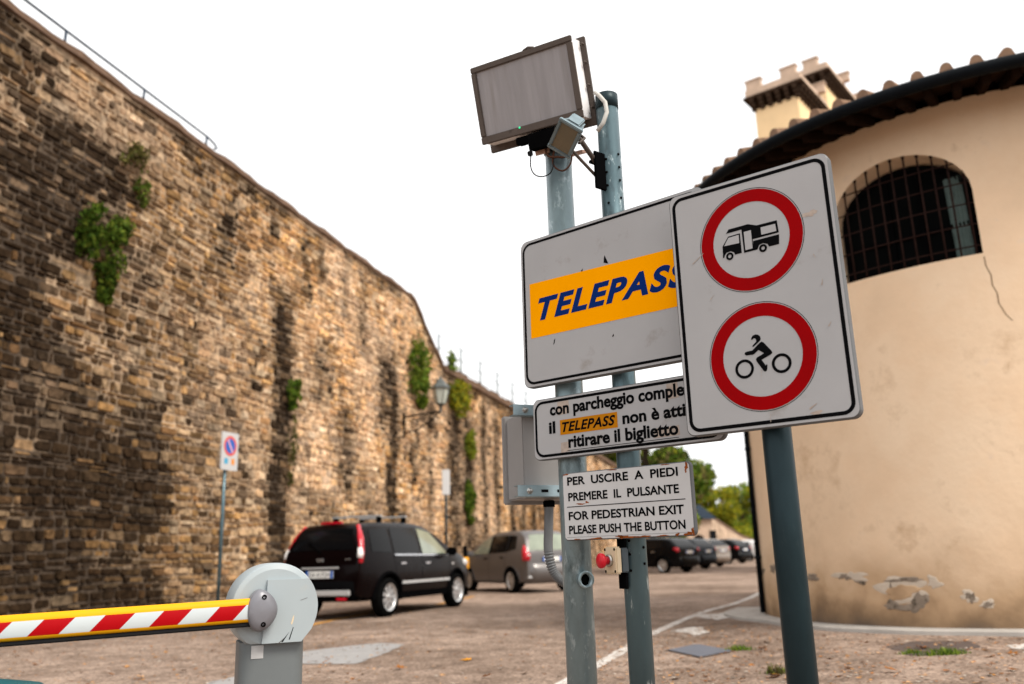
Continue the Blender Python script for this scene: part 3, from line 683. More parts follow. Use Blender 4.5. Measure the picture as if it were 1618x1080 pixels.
def great_wall():
    root = thing('stone_wall', 'very high weathered rubble stone wall, stepping down to a lower stretch, along the left side of the road', 'wall', tuple(wall_pt(6, 0)))
    o0 = Vector(root.location)
    def place(V): return [tuple(WD * (s - 0) + Vector((WA, 0, z)) + WN * n - o0) for s, z, n in V]
    def sec(name, Y0, Y1, hm, hM, wm, wM, seed):
        V, F, Cc = stones(Y0, Y1, hm, hM, wm, wM, seed); dk = soot_and_shade(Cc[:, 0], Cc[:, 1])
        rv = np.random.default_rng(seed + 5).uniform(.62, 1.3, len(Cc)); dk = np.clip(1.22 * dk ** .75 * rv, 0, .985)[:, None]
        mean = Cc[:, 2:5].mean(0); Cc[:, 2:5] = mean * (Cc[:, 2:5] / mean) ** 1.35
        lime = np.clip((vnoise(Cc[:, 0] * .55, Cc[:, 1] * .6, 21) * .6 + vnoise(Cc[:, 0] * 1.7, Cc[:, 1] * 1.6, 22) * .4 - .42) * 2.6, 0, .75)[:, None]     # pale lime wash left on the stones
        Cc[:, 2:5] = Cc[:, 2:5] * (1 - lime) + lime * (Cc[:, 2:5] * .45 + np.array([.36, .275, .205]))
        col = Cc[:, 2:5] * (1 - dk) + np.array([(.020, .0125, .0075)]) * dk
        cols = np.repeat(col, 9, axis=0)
        # mortar bed behind the stones, in small cells so that it is darkened like them
        st = .35; Ys = np.arange(Y0, Y1 + st, st); Ys[-1] = Y1; n0 = len(V); cells = []; K = 27
        for Y in Ys:
            top = float(wall_top(Y)) - .06
            for k in range(K + 1): V.append((Y / WY, -.15 + (top + .15) * k / K, 0.0))
        for i in range(len(Ys) - 1):
            for k in range(K):
                a = n0 + i * (K + 1) + k; F.append((a, a + K + 1, a + K + 2, a + 1)); cells.append((Ys[i] + st / 2, -.15 + (wall_top(Ys[i]) + .1) * (k + .5) / K))
        cells = np.array(cells); dm = (soot_and_shade(cells[:, 0], cells[:, 1]) ** .85 * 1.0).clip(0, .97)[:, None]; jr = np.random.default_rng(seed + 9).uniform(.8, 1.15, (len(cells), 1))
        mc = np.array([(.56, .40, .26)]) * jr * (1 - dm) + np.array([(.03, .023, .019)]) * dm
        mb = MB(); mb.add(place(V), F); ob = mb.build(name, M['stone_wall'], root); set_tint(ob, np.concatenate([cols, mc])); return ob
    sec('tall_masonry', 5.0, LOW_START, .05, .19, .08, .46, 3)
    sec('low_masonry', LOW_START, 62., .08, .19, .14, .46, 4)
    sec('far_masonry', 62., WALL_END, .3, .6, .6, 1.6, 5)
    # solid core behind the facing
    core = MB(); seg = [5.0, TALL_END, LOW_START, 60, WALL_END]
    vs = []
    for Y in seg:
        for out, z in ((-.03, -.3), (-.03, wall_top(Y) - .03), (-1.6, wall_top(Y) - .03), (-1.6, -.3)): vs.append(tuple(wall_pt(Y, z, out) - o0))
    fs = [(4 * i + k, 4 * i + (k + 1) % 4, 4 * i + 4 + (k + 1) % 4, 4 * i + 4 + k) for i in range(len(seg) - 1) for k in range(4)] + [(0, 1, 2, 3), tuple(4 * (len(seg) - 1) + k for k in range(4))]
    core.add(vs, fs); core.build('wall_core', M['mortar_core'], root)
    def cope(name, seg, hh, ov):
        c = MB(); vs = []
        for Y in seg:
            z = wall_top(Y); j = .02 * math.sin(Y * 3.1) + .012 * math.sin(Y * 7.7)
            for out, dz in ((ov + j, -.07), (ov + j * .5, hh - .07 + j), (-.6, hh - .03), (-.6, -.07)): vs.append(tuple(wall_pt(Y, z + dz, out) - o0))
        n = len(seg); fs = [(4 * i + k, 4 * i + (k + 1) % 4, 4 * i + 4 + (k + 1) % 4, 4 * i + 4 + k) for i in range(n - 1) for k in range(4)] + [(0, 1, 2, 3), tuple(4 * (n - 1) + k for k in range(4))]
        c.add(vs, fs); return c.build(name, M['coping'], root)
    cope('coping', list(np.arange(5, LOW_START + .01, .3)), .11, .07)
    cope('coping', list(np.arange(LOW_START, 62, .4)) + [62, 80, 120, WALL_END], .24, .13)
great_wall()

def fences():
    r = thing('handrail', 'thin dark blue pipe handrail on top of the high stone wall', 'railing', tuple(wall_pt(10, 9.2, -.15)))
    o0 = Vector(r.location); out = -.15
    MB().tube([wall_pt(Y, 9.58 - .006 * (Y - 10), out) - o0 for Y in (6, 9, 12, 14, 16.1)] + [wall_pt(16.32, 9.50, out) - o0, wall_pt(16.40, 9.44, out) - o0, wall_pt(16.32, 9.39, out) - o0], .022, 8).build('rail', M['rail_blue'], r)
    for Y in (8.6, 10.45, 12.35, 14.2, 16.05): MB().tube([wall_pt(Y, 9.18, out) - o0, wall_pt(Y, 9.555, out) - o0], .024, 8).build('post', M['rail_blue'], r)
    f = thing('wire_fence', 'faint grey wire fence with thin posts on top of the lower stone wall', 'fence', tuple(wall_pt(30, 7.4, -.3)))
    o0 = Vector(f.location)
    for Y in np.arange(29.6, 62, 2.35):
        MB().tube([wall_pt(Y, 7.2, -.3) - o0, wall_pt(Y, 8.72, -.3) - o0], .040, 6).build('post', M['wire'], f)
    for z in (8.69, 8.25, 7.8): MB().tube([wall_pt(Y, z, -.3) - o0 for Y in (29.6, 45, 61.9)], .018, 5).build('wire', M['wire'], f)
fences()

# ------------------------------------------------------------------ foliage
def leaf_cloud(centers, radii, counts, size, pal, seed, droop=0., flat=None):
    r = np.random.default_rng(seed); V = []; C = []
    for (c, rad, n) in zip(centers, radii, counts):
        d = r.normal(size=(n, 3)); d /= np.linalg.norm(d, axis=1)[:, None]; q = r.random(n) ** .42
        p = np.array(c) + d * q[:, None] * np.array(rad)
        tone = r.uniform(.65, 1.25, (n, 1)) * r.uniform(.8, 1.2); C.append(pal[r.integers(0, len(pal), n)] * tone); V.append(p)
    P = np.concatenate(V); C = np.concatenate(C); n = len(P)
    a = r.normal(size=(n, 3)); a[:, 2] -= droop; a /= np.linalg.norm(a, axis=1)[:, None]
    b = np.cross(a, r.normal(size=(n, 3))); b /= np.linalg.norm(b, axis=1)[:, None]
    s = size * r.uniform(.6, 1.4, (n, 1)); k = s * .45
    VV = np.stack([P - a * s, P + b * k - a * s * .1, P + a * s, P - b * k - a * s * .1], 1).reshape(-1, 3)
    F = np.arange(4 * n).reshape(-1, 4)
    return VV, F, C
def foliage(name, cl, parent, material='leaf'):
    VV, F, C = cl; me = bpy.data.meshes.new(name); me.from_pydata(VV.tolist(), [], F.tolist()); me.materials.append(M[material])
    o = bpy.data.objects.new(name, me); COL.objects.link(o); o.parent = parent; set_tint(o, C); return o
GREEN = np.array([(.085, .15, .018), (.12, .19, .025), (.05, .095, .015), (.17, .22, .03)])
YELL = np.array([(.36, .33, .02), (.27, .29, .025), (.17, .21, .025), (.42, .36, .03)])
DRY = np.array([(.12, .10, .035), (.09, .07, .03), (.15, .14, .04), (.08, .09, .025)])
def wall_plant(Y, z, w, h, label, pal, trail=0., seed=0, size=.055, n=900):
    b = wall_pt(Y, z, .05); root = thing('wall_plant', label, 'plant', tuple(b), 0, 'plants growing from the stone wall'); r = random.Random(seed)
    cs, rs, ns = [], [], []
    for i in range(15):
        dy, dz = r.uniform(-.5, .5) * w * .75, r.uniform(-.5, .5) * h * .75
        c = WD * dy + WN * r.uniform(.06, .26) * (1 - abs(dy) / w) + Vector((0, 0, dz)); cs.append(tuple(c)); q = r.uniform(.12, .34); rs.append((w * q * .7, w * q * .7, h * q * .9)); ns.append(int(n * q * .19))
    if trail:
        for i in range(6):
            c = WD * (w * .12 + r.uniform(-.08, .08)) + WN * .09 + Vector((0, 0, -h / 2 - trail * (i + .3) / 6)); cs.append(tuple(c)); rs.append((w * .16 * (1 - i / 9), w * .16, trail * .13)); ns.append(max(20, n // 22))
    foliage('leaves', leaf_cloud(cs, rs, ns, size, pal, seed, 1.2), root)
    MB().tube([Vector((0, 0, 0)) - WN * .1, WN * .06 + Vector((0, 0, -.02)), WN * .12 + Vector((0, 0, h * .1))], [.03, .02, .008], 6).build('stem', M['bark'], root)
wall_plant(13.25, 6.25, 1.25, 1.05, 'largest bushy green plant on the high wall, with a trailing tail', GREEN * .62, .6, 1, .055, 2400)
wall_plant(13.75, 7.95, .62, .50, 'dry olive tuft high on the wall above the largest bushy plant', DRY, .0, 2, .05, 500)
wall_plant(14.05, 7.45, .36, .40, 'small green tuft just right of and below the dry olive tuft', np.concatenate([DRY, GREEN]), .15, 12, .045, 320)
wall_plant(19.2, 4.72, .55, .50, 'small green plant on the dark streak of the wall above the black car', GREEN, .2, 3, .06, 500)
wall_plant(19.25, 3.6, .26, 1.5, 'thin pale weed strand running down the dark streak of the wall above the black car', DRY, .3, 4, .05, 300)
wall_plant(26.75, 6.75, 1.5, 1.75, 'tall green plant on the wall up and left of the street lantern', np.concatenate([GREEN, YELL[2:3]]), .3, 5, .085, 1500)
wall_plant(30.4, 6.45, 1.7, 1.35, 'broad yellow green plant on the wall just behind the street lantern', np.concatenate([YELL * .8, GREEN[3:]]), .0, 6, .09, 1300)
wall_plant(31.6, 5.0, .85, .95, 'round yellow green plant on the wall below and right of the street lantern', np.concatenate([YELL[1:3], GREEN[3:]]), .1, 7, .085, 800)
wall_plant(31.5, 2.9, .85, 1.3, 'dark green plant hanging low on the wall behind the blank white sign', GREEN, .2, 8, .085, 900)
wall_plant(29.75, 7.75, .8, .7, 'small leafy weed sprouting where the high wall steps down to the lower one', GREEN, 0, 9, .09, 200)

def tree(x, y, h, cr, label, pal, seed, cz=.62, n=5200, size=.34):
    root = thing('tree', label, 'tree', (x, y, 0), 0, 'trees at the far end of the road'); r = random.Random(seed)
    tr = MB(); lean = Vector((r.uniform(-.5, .5), r.uniform(-.5, .5), 0))
    pts = [Vector((0, 0, -.2)), lean * .3 + Vector((0, 0, h * .25)), lean * .8 + Vector((0, 0, h * .55)), lean + Vector((0, 0, h * .85))]
    tr.tube(pts, [h * .03, h * .024, h * .016, h * .005], 10); cs, rs, ns = [], [], []
    for i in range(18):
        a = r.uniform(0, 6.28); q = r.uniform(.15, .85); zz = h * (cz + r.uniform(-.40, .30))
        rad = cr * q * math.sqrt(max(.12, 1 - ((zz / h - cz) / .46) ** 2)); c = Vector((rad * math.cos(a), rad * math.sin(a), zz)) + lean * .7
        tr.tube([pts[1].lerp(pts[2], r.random()), pts[2].lerp(c, .5), c], [h * .011, h * .006, h * .002], 6)
        cs.append(tuple(c)); s = r.uniform(.26, .48) * cr; rs.append((s, s, s * .75)); ns.append(n // 18)
    tr.build('trunk', M['bark'], root); foliage('crown', leaf_cloud(cs, rs, ns, size, pal, seed, .3), root)
tree(12.3, 78, 15.5, 5.6, 'big dark green tree beyond the parked cars, right of the small posted sign', np.concatenate([GREEN, GREEN, DRY * 1.8, YELL[1:3]]), 31, .60, 16000, .36)
tree(11.0, 95, 17.5, 6.0, 'yellow tinged tree showing between the two sign poles', np.concatenate([GREEN, YELL[1:3]]), 32, .55, 7000, .38)
tree(30.2, 128, 10.5, 4.6, 'bright yellow green tree beyond the wall, left of the ochre building', np.concatenate([YELL, GREEN[3:], YELL]), 33, .55, 6500, .36)
tree(38.5, 150, 12.5, 4.2, 'thin green tree with gaps of sky beside the ochre building edge', np.concatenate([GREEN * 1.5, YELL]), 34, .6, 3000, .36)
tree(45, 170, 8.0, 6.5, 'low dark green tree at the end of the road by the ochre building', GREEN, 35, .5, 5500, .45)

def small_house():
    p = at(1101, 812, 90); root = thing('gatehouse', 'small stone house with slate blue roof beside the big dark tree', 'house', (p.x, 90, 0))
    w, d, h = 3.0, 5.0, 3.9
    MB().box((0, d / 2, h / 2), (w, d, h)).build('wall', M['tower_stone'], root)
    MB().prism([(-w / 2 - .4, h), (w / 2 + .4, h), (w / 2 + .2, h + .25), (0, h + 1.7), (-w / 2 - .2, h + .25)], -.4, d + .4).build('roof', M['awning'], root)
    dr = MB(); dr.prism([(-.7, 0), (.7, 0), (.7, 1.7), (.45, 2.2), (0, 2.4), (-.45, 2.2), (-.7, 1.7)], -.06, .02); dr.build('door', M['rafter'], root)
    MB().box((1.5, -.02, 2.3), (.7, .1, .9)).build('window', M['car_glass'], root)
small_house()
def far_wall():
    root = thing('boundary_wall', 'far tan stone wall sloping down to the road end beside the ochre building', 'wall', (17.5, 94, 0)); mb = MB(); vs = []
    pts = [(17.5, 94, 5.4), (21.4, 97, 4.35), (24.5, 104, 3.5), (29.0, 114, 2.3), (36.0, 128, 1.2)]
    for x, y, z in pts:
        for dx, dy, zz in ((0, 0, -.2), (0, 0, z), (.35, .9, z), (.35, .9, -.2)): vs.append((x - 17.5 + dx, y - 94 + dy, zz))
    n = len(pts); mb.add(vs, [(4 * i + k, 4 * i + (k + 1) % 4, 4 * i + 4 + (k + 1) % 4, 4 * i + 4 + k) for i in range(n - 1) for k in range(4)] + [(0, 1, 2, 3)[::-1], tuple(4 * (n - 1) + k for k in range(4))])
    mb.build('masonry', mat('far_rubble', (.50, .37, .27), .95, 0, .45, .9, .5, 3, dirt=((.16, .11, .08), .55, .8, .12)), root)
    c = MB(); vs = []
    for x, y, z in pts:
        for dx, dy, zz in ((-.12, -.2, z), (-.12, -.2, z + .28), (.5, 1.1, z + .28), (.5, 1.1, z)): vs.append((x - 17.5 + dx, y - 94 + dy, zz + .01))
    c.add(vs, [(4 * i + k, 4 * i + (k + 1) % 4, 4 * i + 4 + (k + 1) % 4, 4 * i + 4 + k) for i in range(n - 1) for k in range(4)]); c.build('coping', M['coping'], root)
far_wall()

# ------------------------------------------------------------------ street lantern on its bracket
def lantern():
    w0 = wall_pt(25.75, 4.97, .02); root = thing('street_lantern', 'old street lantern on an ornate iron bracket fixed to the stone wall', 'lantern', tuple(w0))
    L = 1.22; br = MB(); X = WN
    br.tube([X * 0 + Vector((0, 0, .10)), X * .5 + Vector((0, 0, .16)), X * L + Vector((0, 0, .20))], .032, 8)
    br.tube([X * 0 + Vector((0, 0, -.38)), X * .45 + Vector((0, 0, -.30)), X * .9 + Vector((0, 0, -.04)), X * (L * .92) + Vector((0, 0, .16))], .026, 8)
    for k in range(6):
        c = X * (.16 + .2 * k) + Vector((0, 0, -.13 + .045 * k)); rr = .15 - .016 * k
        br.tube([c + X * (rr * math.cos(t)) + Vector((0, 0, rr * math.sin(t))) for t in np.linspace(0, 5.4, 14)], .014, 6)
    br.box((0, 0, -.14), (.12, .05, .75)); br.build('bracket', M['iron'], root)
    T = Matrix.Translation(X * L + Vector((0, 0, .2)))
    MB().lathe([(.05, 0), (.035, .1), (.06, .16), (.15, .24)], 6, T, 0, False).build('cup', M['lamp_metal'], root)
    MB().lathe([(.145, .245), (.25, .70)], 6, T, 0, False).build('glass', M['lamp_glass'], root)
    MB().lathe([(.29, .69), (.30, .73), (.15, .90), (.12, .96), (.06, 1.0), (.03, 1.08), (0, 1.1)], 6, T, 0, False).build('cap', M['lamp_metal'], root)
    fr = MB()
    for k in range(6):
        a = 2 * PI * k / 6; fr.tube([T @ Vector((.15 * math.cos(a), .15 * math.sin(a), .24)), T @ Vector((.257 * math.cos(a), .257 * math.sin(a), .70))], .012, 5)
    fr.build('frame', M['lamp_metal'], root)
lantern()

# ------------------------------------------------------------------ sign plates
def plate_body(root, w, h, r, t, face, lip=.0):
    mb = MB(); o = rrect(0, w, 0, h, r); i = rrect(.004, w - .004, .004, h - .004, max(.004, r - .004)); n = len(o)
    vs = [(x, t, z) for x, z in o] + [(x, .004, z) for x, z in o] + [(x, 0, z) for x, z in i]
    fs = [(k, (k + 1) % n, n + (k + 1) % n, n + k) for k in range(n)] + [(n + k, n + (k + 1) % n, 2 * n + (k + 1) % n, 2 * n + k) for k in range(n)]
    mb.add(vs, fs, None, 1, False); mb.add([(x, 0, z) for x, z in i], [tuple(range(n))], None, 0); mb.add([(x, t, z) for x, z in o], [tuple(range(n))[::-1]], None, 1)
    return mb.build('panel', [face, M['sign_back']], root)
def border(root, w, h, inset, th, r, y=-.0006):
    return MB().ring(rrect(inset, w - inset, inset, h - inset, r), rrect(inset + th, w - inset - th, inset + th, h - inset - th, max(.004, r - th)), y).build('border', M['sign_black'], root)
def clamps(root, xs, zs, t):
    for x in xs:
        for z in zs:
            c = MB(); c.box((x, t + .012, z), (.16, .022, .035)); c.build('clamp', M['zinc'], root)
YA = -.6955; uA = (math.cos(YA), math.sin(YA), 0)
# large white sign with the orange strip
sA = thing('road_sign', 'white sign with an orange strip lettered in blue italics, behind the vehicle ban sign', 'sign', M=frame((.046, 3.564, 1.610), (math.cos(-.699), math.sin(-.699), -.006), (0, 0, 1)))
plate_body(sA, .90, .659, .035, .028, M['sign_white']); border(sA, .90, .659, .013, .011, .045)
MB().flat([(.048, .2135), (.852, .2085), (.852, .4385), (.048, .457)], -.0007).build('orange_strip', M['sign_orange'], sA)
write(sA, 'TELEPASS', .092, .822, .284, .0985, -.0012, M['sign_blue'], .040, .32, 1.14)
for q in ([(.437, .462), (.460, .452), (.444, .492), (.440, .480)], [(.322, .452), (.331, .449), (.333, .462)], [(.283, .451), (.292, .446), (.287, .449)], [(.165, .165), (.172, .172), (.176, .192), (.170, .186)], [(.46, .145), (.467, .148), (.466, .158), (.460, .150)]): MB().flat(q, -.0007).build('scratch', M['sign_black'], sA)
clamps(sA, (.20, .45), (.12, .53), .028)
# narrow plate below it
sC = thing('road_sign', 'low wide white plate with three lines of black writing and an ochre word box', 'sign', M=frame((.078, 3.537, 1.301), (math.cos(-.692), math.sin(-.692), -.002), (0, 0, 1)))
plate_body(sC, .86, .254, .03, .026, M['sign_white']); border(sC, .86, .254, .011, .011, .042)
B_ = .036
write(sC, 'con parcheggio completo', .091, .772, .178, .050, -.0010, M['sign_black'], B_)
write(sC, 'il', .083, .116, .104, .050, -.0010, M['sign_black'], B_)
MB().flat([(.140, .0935), (.4175, .0935), (.4175, .1545), (.140, .1545)], -.0007).build('word_box', M['sign_ochre'], sC)
write(sC, 'TELEPASS', .150, .408, .1045, .0395, -.0013, M['sign_black'], .030, .28, 1.08)
write(sC, 'non è attivo', .440, .785, .1025, .048, -.0010, M['sign_black'], B_)
write(sC, 'ritirare il biglietto', .178, .678, .0375, .050, -.0010, M['sign_black'], B_)
MB().flat([(.172, .0265), (.678, .0265), (.678, .0288), (.172, .0288)], -.0010).build('underline', M['sign_black'], sC)
for a, b, c, d in ((.130, .190, .176, .232), (.575, .684, .034, .072), (.640, .690, .172, .232), (.140, .182, .022, .064)):
    MB().flat([(a, c), (b, c + .002), (b - .002, d), (a + .001, d - .002)], -.0005).build('glue_mark', M['glue'], sC)
clamps(sC, (.20, .45), (.19,), .026)
# pedestrian exit plate
sD = thing('road_sign', 'small rust edged white plate with Italian and English writing about the pedestrian exit', 'sign', M=frame((.185, 3.447, .975), (math.cos(-.682), math.sin(-.682), .002), (0, 0, 1)))
plate_body(sD, .571, .264, .018, .022, M['sign_white_clean'])
for s, u0, u1, v in (('PER  USCIRE  A  PIEDI', .025, .5205, .2145), ('PREMERE  IL  PULSANTE', .027, .520, .1525), ('FOR PEDESTRIAN EXIT', .025, .534, .0785), ('PLEASE PUSH THE BUTTON', .024, .5355, .0250)):
    write(sD, s, u0, u1, v, .0325, -.0010, M['sign_black'], .028)
MB().flat([(.019, .1285), (.543, .1285), (.543, .1315), (.019, .1315)], -.0010).build('divider', M['sign_black'], sD)
MB().flat([(.012, .0125), (.559, .0125), (.559, .0133), (.012, .0133)], -.0008).build('divider', M['sign_black'], sD)
rr_ = random.Random(5)
for cx, cz, a, b in ((.285, .006, .045, .0045), (.262, .0075, .010, .007), (.36, .005, .03, .003), (.545, .008, .017, .006), (.563, .016, .006, .012), (.15, .005, .03, .003), (.06, .005, .012, .002), (.556, .246, .007, .012), (.552, .228, .003, .007), (.44, .005, .02, .0025), (.50, .007, .008, .005), (.085, .139, .018, .003), (.115, .144, .008, .0035), (.02, .258, .012, .003), (.24, .259, .02, .002), (.47, .259, .015, .002)):
    MB().flat(blob(cx, cz, a, b, 18, .5, rr_.randint(0, 999)), -.0006).build('rust_spot', M['rust'], sD)
clamps(sD, (.09, .36), (.14,), .022)
# vehicle ban sign
sB = thing('road_sign', 'tall white sign with two red rings banning campers and motorcycles', 'sign', M=frame((.598, 2.944, 1.306), (math.cos(-.647), math.sin(-.647), .004), (0, 0, 1)))
plate_body(sB, .585, .891, .030, .03, M['sign_white']); border(sB, .585, .891, .0125, .0125, .040)
for i, (cx, cz) in enumerate(((.2955, .6530), (.2930, .2410))):
    MB().ring(circ(cx, cz, .1865), circ(cx, cz, .1845), -.0007).build('ring_outline', M['sign_black'], sB)
    MB().ring(circ(cx, cz, .1815), circ(cx, cz, .1365), -.0007).build('red_ring', M['sign_red'], sB)
cw = lambda c, ro, ri, m_: m_.ring(circ(*c, ro), circ(*c, ri), -.0015)
ca = MB()
for poly in ([(.2098, .6959), (.2204, .7094), (.2914, .7103), (.3225, .6979), (.3933, .6975), (.3957, .6529), (.3091, .6517), (.3034, .6519), (.2999, .6184), (.3157, .6164), (.317, .6112), (.2686, .6105), (.267, .6969)],
             [(.3046, .6452), (.3958, .6462), (.3926, .612), (.3571, .6116), (.3527, .6222), (.3376, .629), (.3242, .6257), (.3171, .6122), (.2988, .6168)],
             [(.193, .6523), (.2168, .6836), (.2603, .685), (.2602, .6126), (.236, .6122), (.2322, .6219), (.2211, .6281), (.2053, .6266), (.1986, .6185), (.1953, .6099), (.1909, .6106)]): ca.flat(poly, -.0009)
for poly in ([(.1989, .6522), (.2173, .6786), (.2556, .6803), (.2548, .6502)], [(.2745, .6855), (.3007, .6859), (.3, .6194), (.2742, .6187)], [(.3354, .6863), (.3865, .686), (.3882, .6597), (.3353, .6597)]): ca.flat(poly, -.0013, None, 1)
cw((.2161, .6107), .0137, .0062, ca); cw((.3363, .6112), .0140, .0062, ca)
ca.build('camper_symbol', [M['sign_black'], M['sign_white']], sB)
mo = MB()
mo.flat([(.2616, .3016), (.2635, .3094), (.2693, .3155), (.2778, .3178), (.2867, .3154), (.2932, .3091), (.2953, .3006), (.2926, .294), (.2826, .2866), (.2683, .277), (.2652, .2765), (.2634, .2789), (.2658, .2825), (.2781, .2921), (.2791, .2974), (.2763, .304), (.2713, .3056), (.2669, .3027)], -.0009)
mo.flat([(.2344, .2595), (.238, .2634), (.2443, .2643), (.2619, .2649), (.2898, .2868), (.2972, .2895), (.3038, .2849), (.3283, .2515), (.3291, .2454), (.3242, .2412), (.2906, .2282), (.3034, .2062), (.3048, .2105), (.3087, .2089), (.3064, .1934), (.3023, .1871), (.2963, .1874), (.2927, .1916), (.2731, .2257), (.2714, .233), (.2755, .2384), (.301, .2492), (.2832, .2629), (.2677, .2518), (.2624, .2503), (.2398, .2515), (.235, .2549)], -.0009)
mo.ring(circ(.2289, .2063, .0328), circ(.2289, .2063, .0232), -.0009); mo.ring(circ(.3564, .2061, .0330), circ(.3564, .2061, .0232), -.0009)
mo.build('motorcycle_symbol', M['sign_black'], sB)
for cx, cz, a, b in ((.505, .690, .022, .011), (.45, .03, .016, .008), (.36, .068, .006, .004)): MB().flat(blob(cx, cz, a, b, 18, .4, int(cx * 1000)), -.0005).build('scuff', M['glue'], sB)
for (x0, z0, x1, z1, th) in ((.286, .197, .284, .155, .0012), (.075, .615, .12, .645, .004), (.30, .018, .302, .045, .002), (.50, .55, .506, .535, .003), (.13, .47, .146, .485, .003), (.515, .44, .52, .46, .004), (.52, .30, .53, .315, .004), (.43, .045, .455, .06, .006)):
    d = Vector((x1 - x0, z1 - z0)).normalized(); n_ = Vector((-d.y, d.x)) * th / 2
    MB().flat([(x0 - n_.x, z0 - n_.y), (x1 - n_.x * .3, z1 - n_.y * .3), (x1 + n_.x * .3, z1 + n_.y * .3), (x0 + n_.x, z0 + n_.y)], -.0016).build('scuff', M['glue'], sB)
clamps(sB, (.315,), (.10, .80), .03)

# ------------------------------------------------------------------ the posts
def post(label, x, y, z1, r, material, name='steel_post', cap=True):
    root = thing(name, label, 'post', (x, y, gz(x, y)))
    n = 40; mb = MB(); mb.tube([(0, 0, -.05), (0, 0, z1 * .5), (0, 0, z1)], r, n); o = mb.build('pole', material, root)
    MB().lathe([(r * 1.9, 0), (r * 1.9, .012), (r * 1.05, .014)], 24).build('base_plate', material, root)
    return root
pA = post('thick galvanised post carrying the illuminated panel and grey box', .236, 3.556, 2.74, .0595, M['galv'])
st = MB(); T = Matrix.Translation((.016, -.054, .825)) @ Vector((.36, -.93, 0)).to_track_quat('Z', 'Y').to_matrix().to_4x4()
st.lathe([(.028, 0), (.028, .026), (.034, .028), (.034, .036), (.0235, .036), (.0235, 0.0)], 24, T, 0, True, False); st.build('pipe_stub', M['galv'], pA)
MB().lathe([(.0234, .012), (0, .0125)], 18, T).build('dark_bore', M['hole'], pA)
p2 = post('thinner weathered post behind the plates, with the red push button on it', .4455, 3.365, 2.865, .0475, M['galv_dark'])
MB().lathe([(.0476, 2.80), (.0492, 2.80), (.0492, 2.868), (.044, 2.871), (0, 2.871)], 32).build('cap', M['galv_post'], p2)
ho = MB()
for z in (2.50, 2.44, 2.36, 2.28, .98, .93, .87, 2.56):
    for a in (-.6, .6):
        d = Vector((math.sin(a + .1), -math.cos(a + .1), 0)); T = Matrix.Translation(d * .0474 + Vector((0, 0, z + .02 * a))) @ d.to_track_quat('Z', 'Y').to_matrix().to_4x4()
        ho.lathe([(.0055, -.002), (.0055, .003), (0, .003)], 8, T)
ho.build('bolt', M['hole'], p2)
pB = post('dark blue grey post in front carrying the vehicle ban sign', .879, 2.850, 2.12, .0485, M['galv_post'])

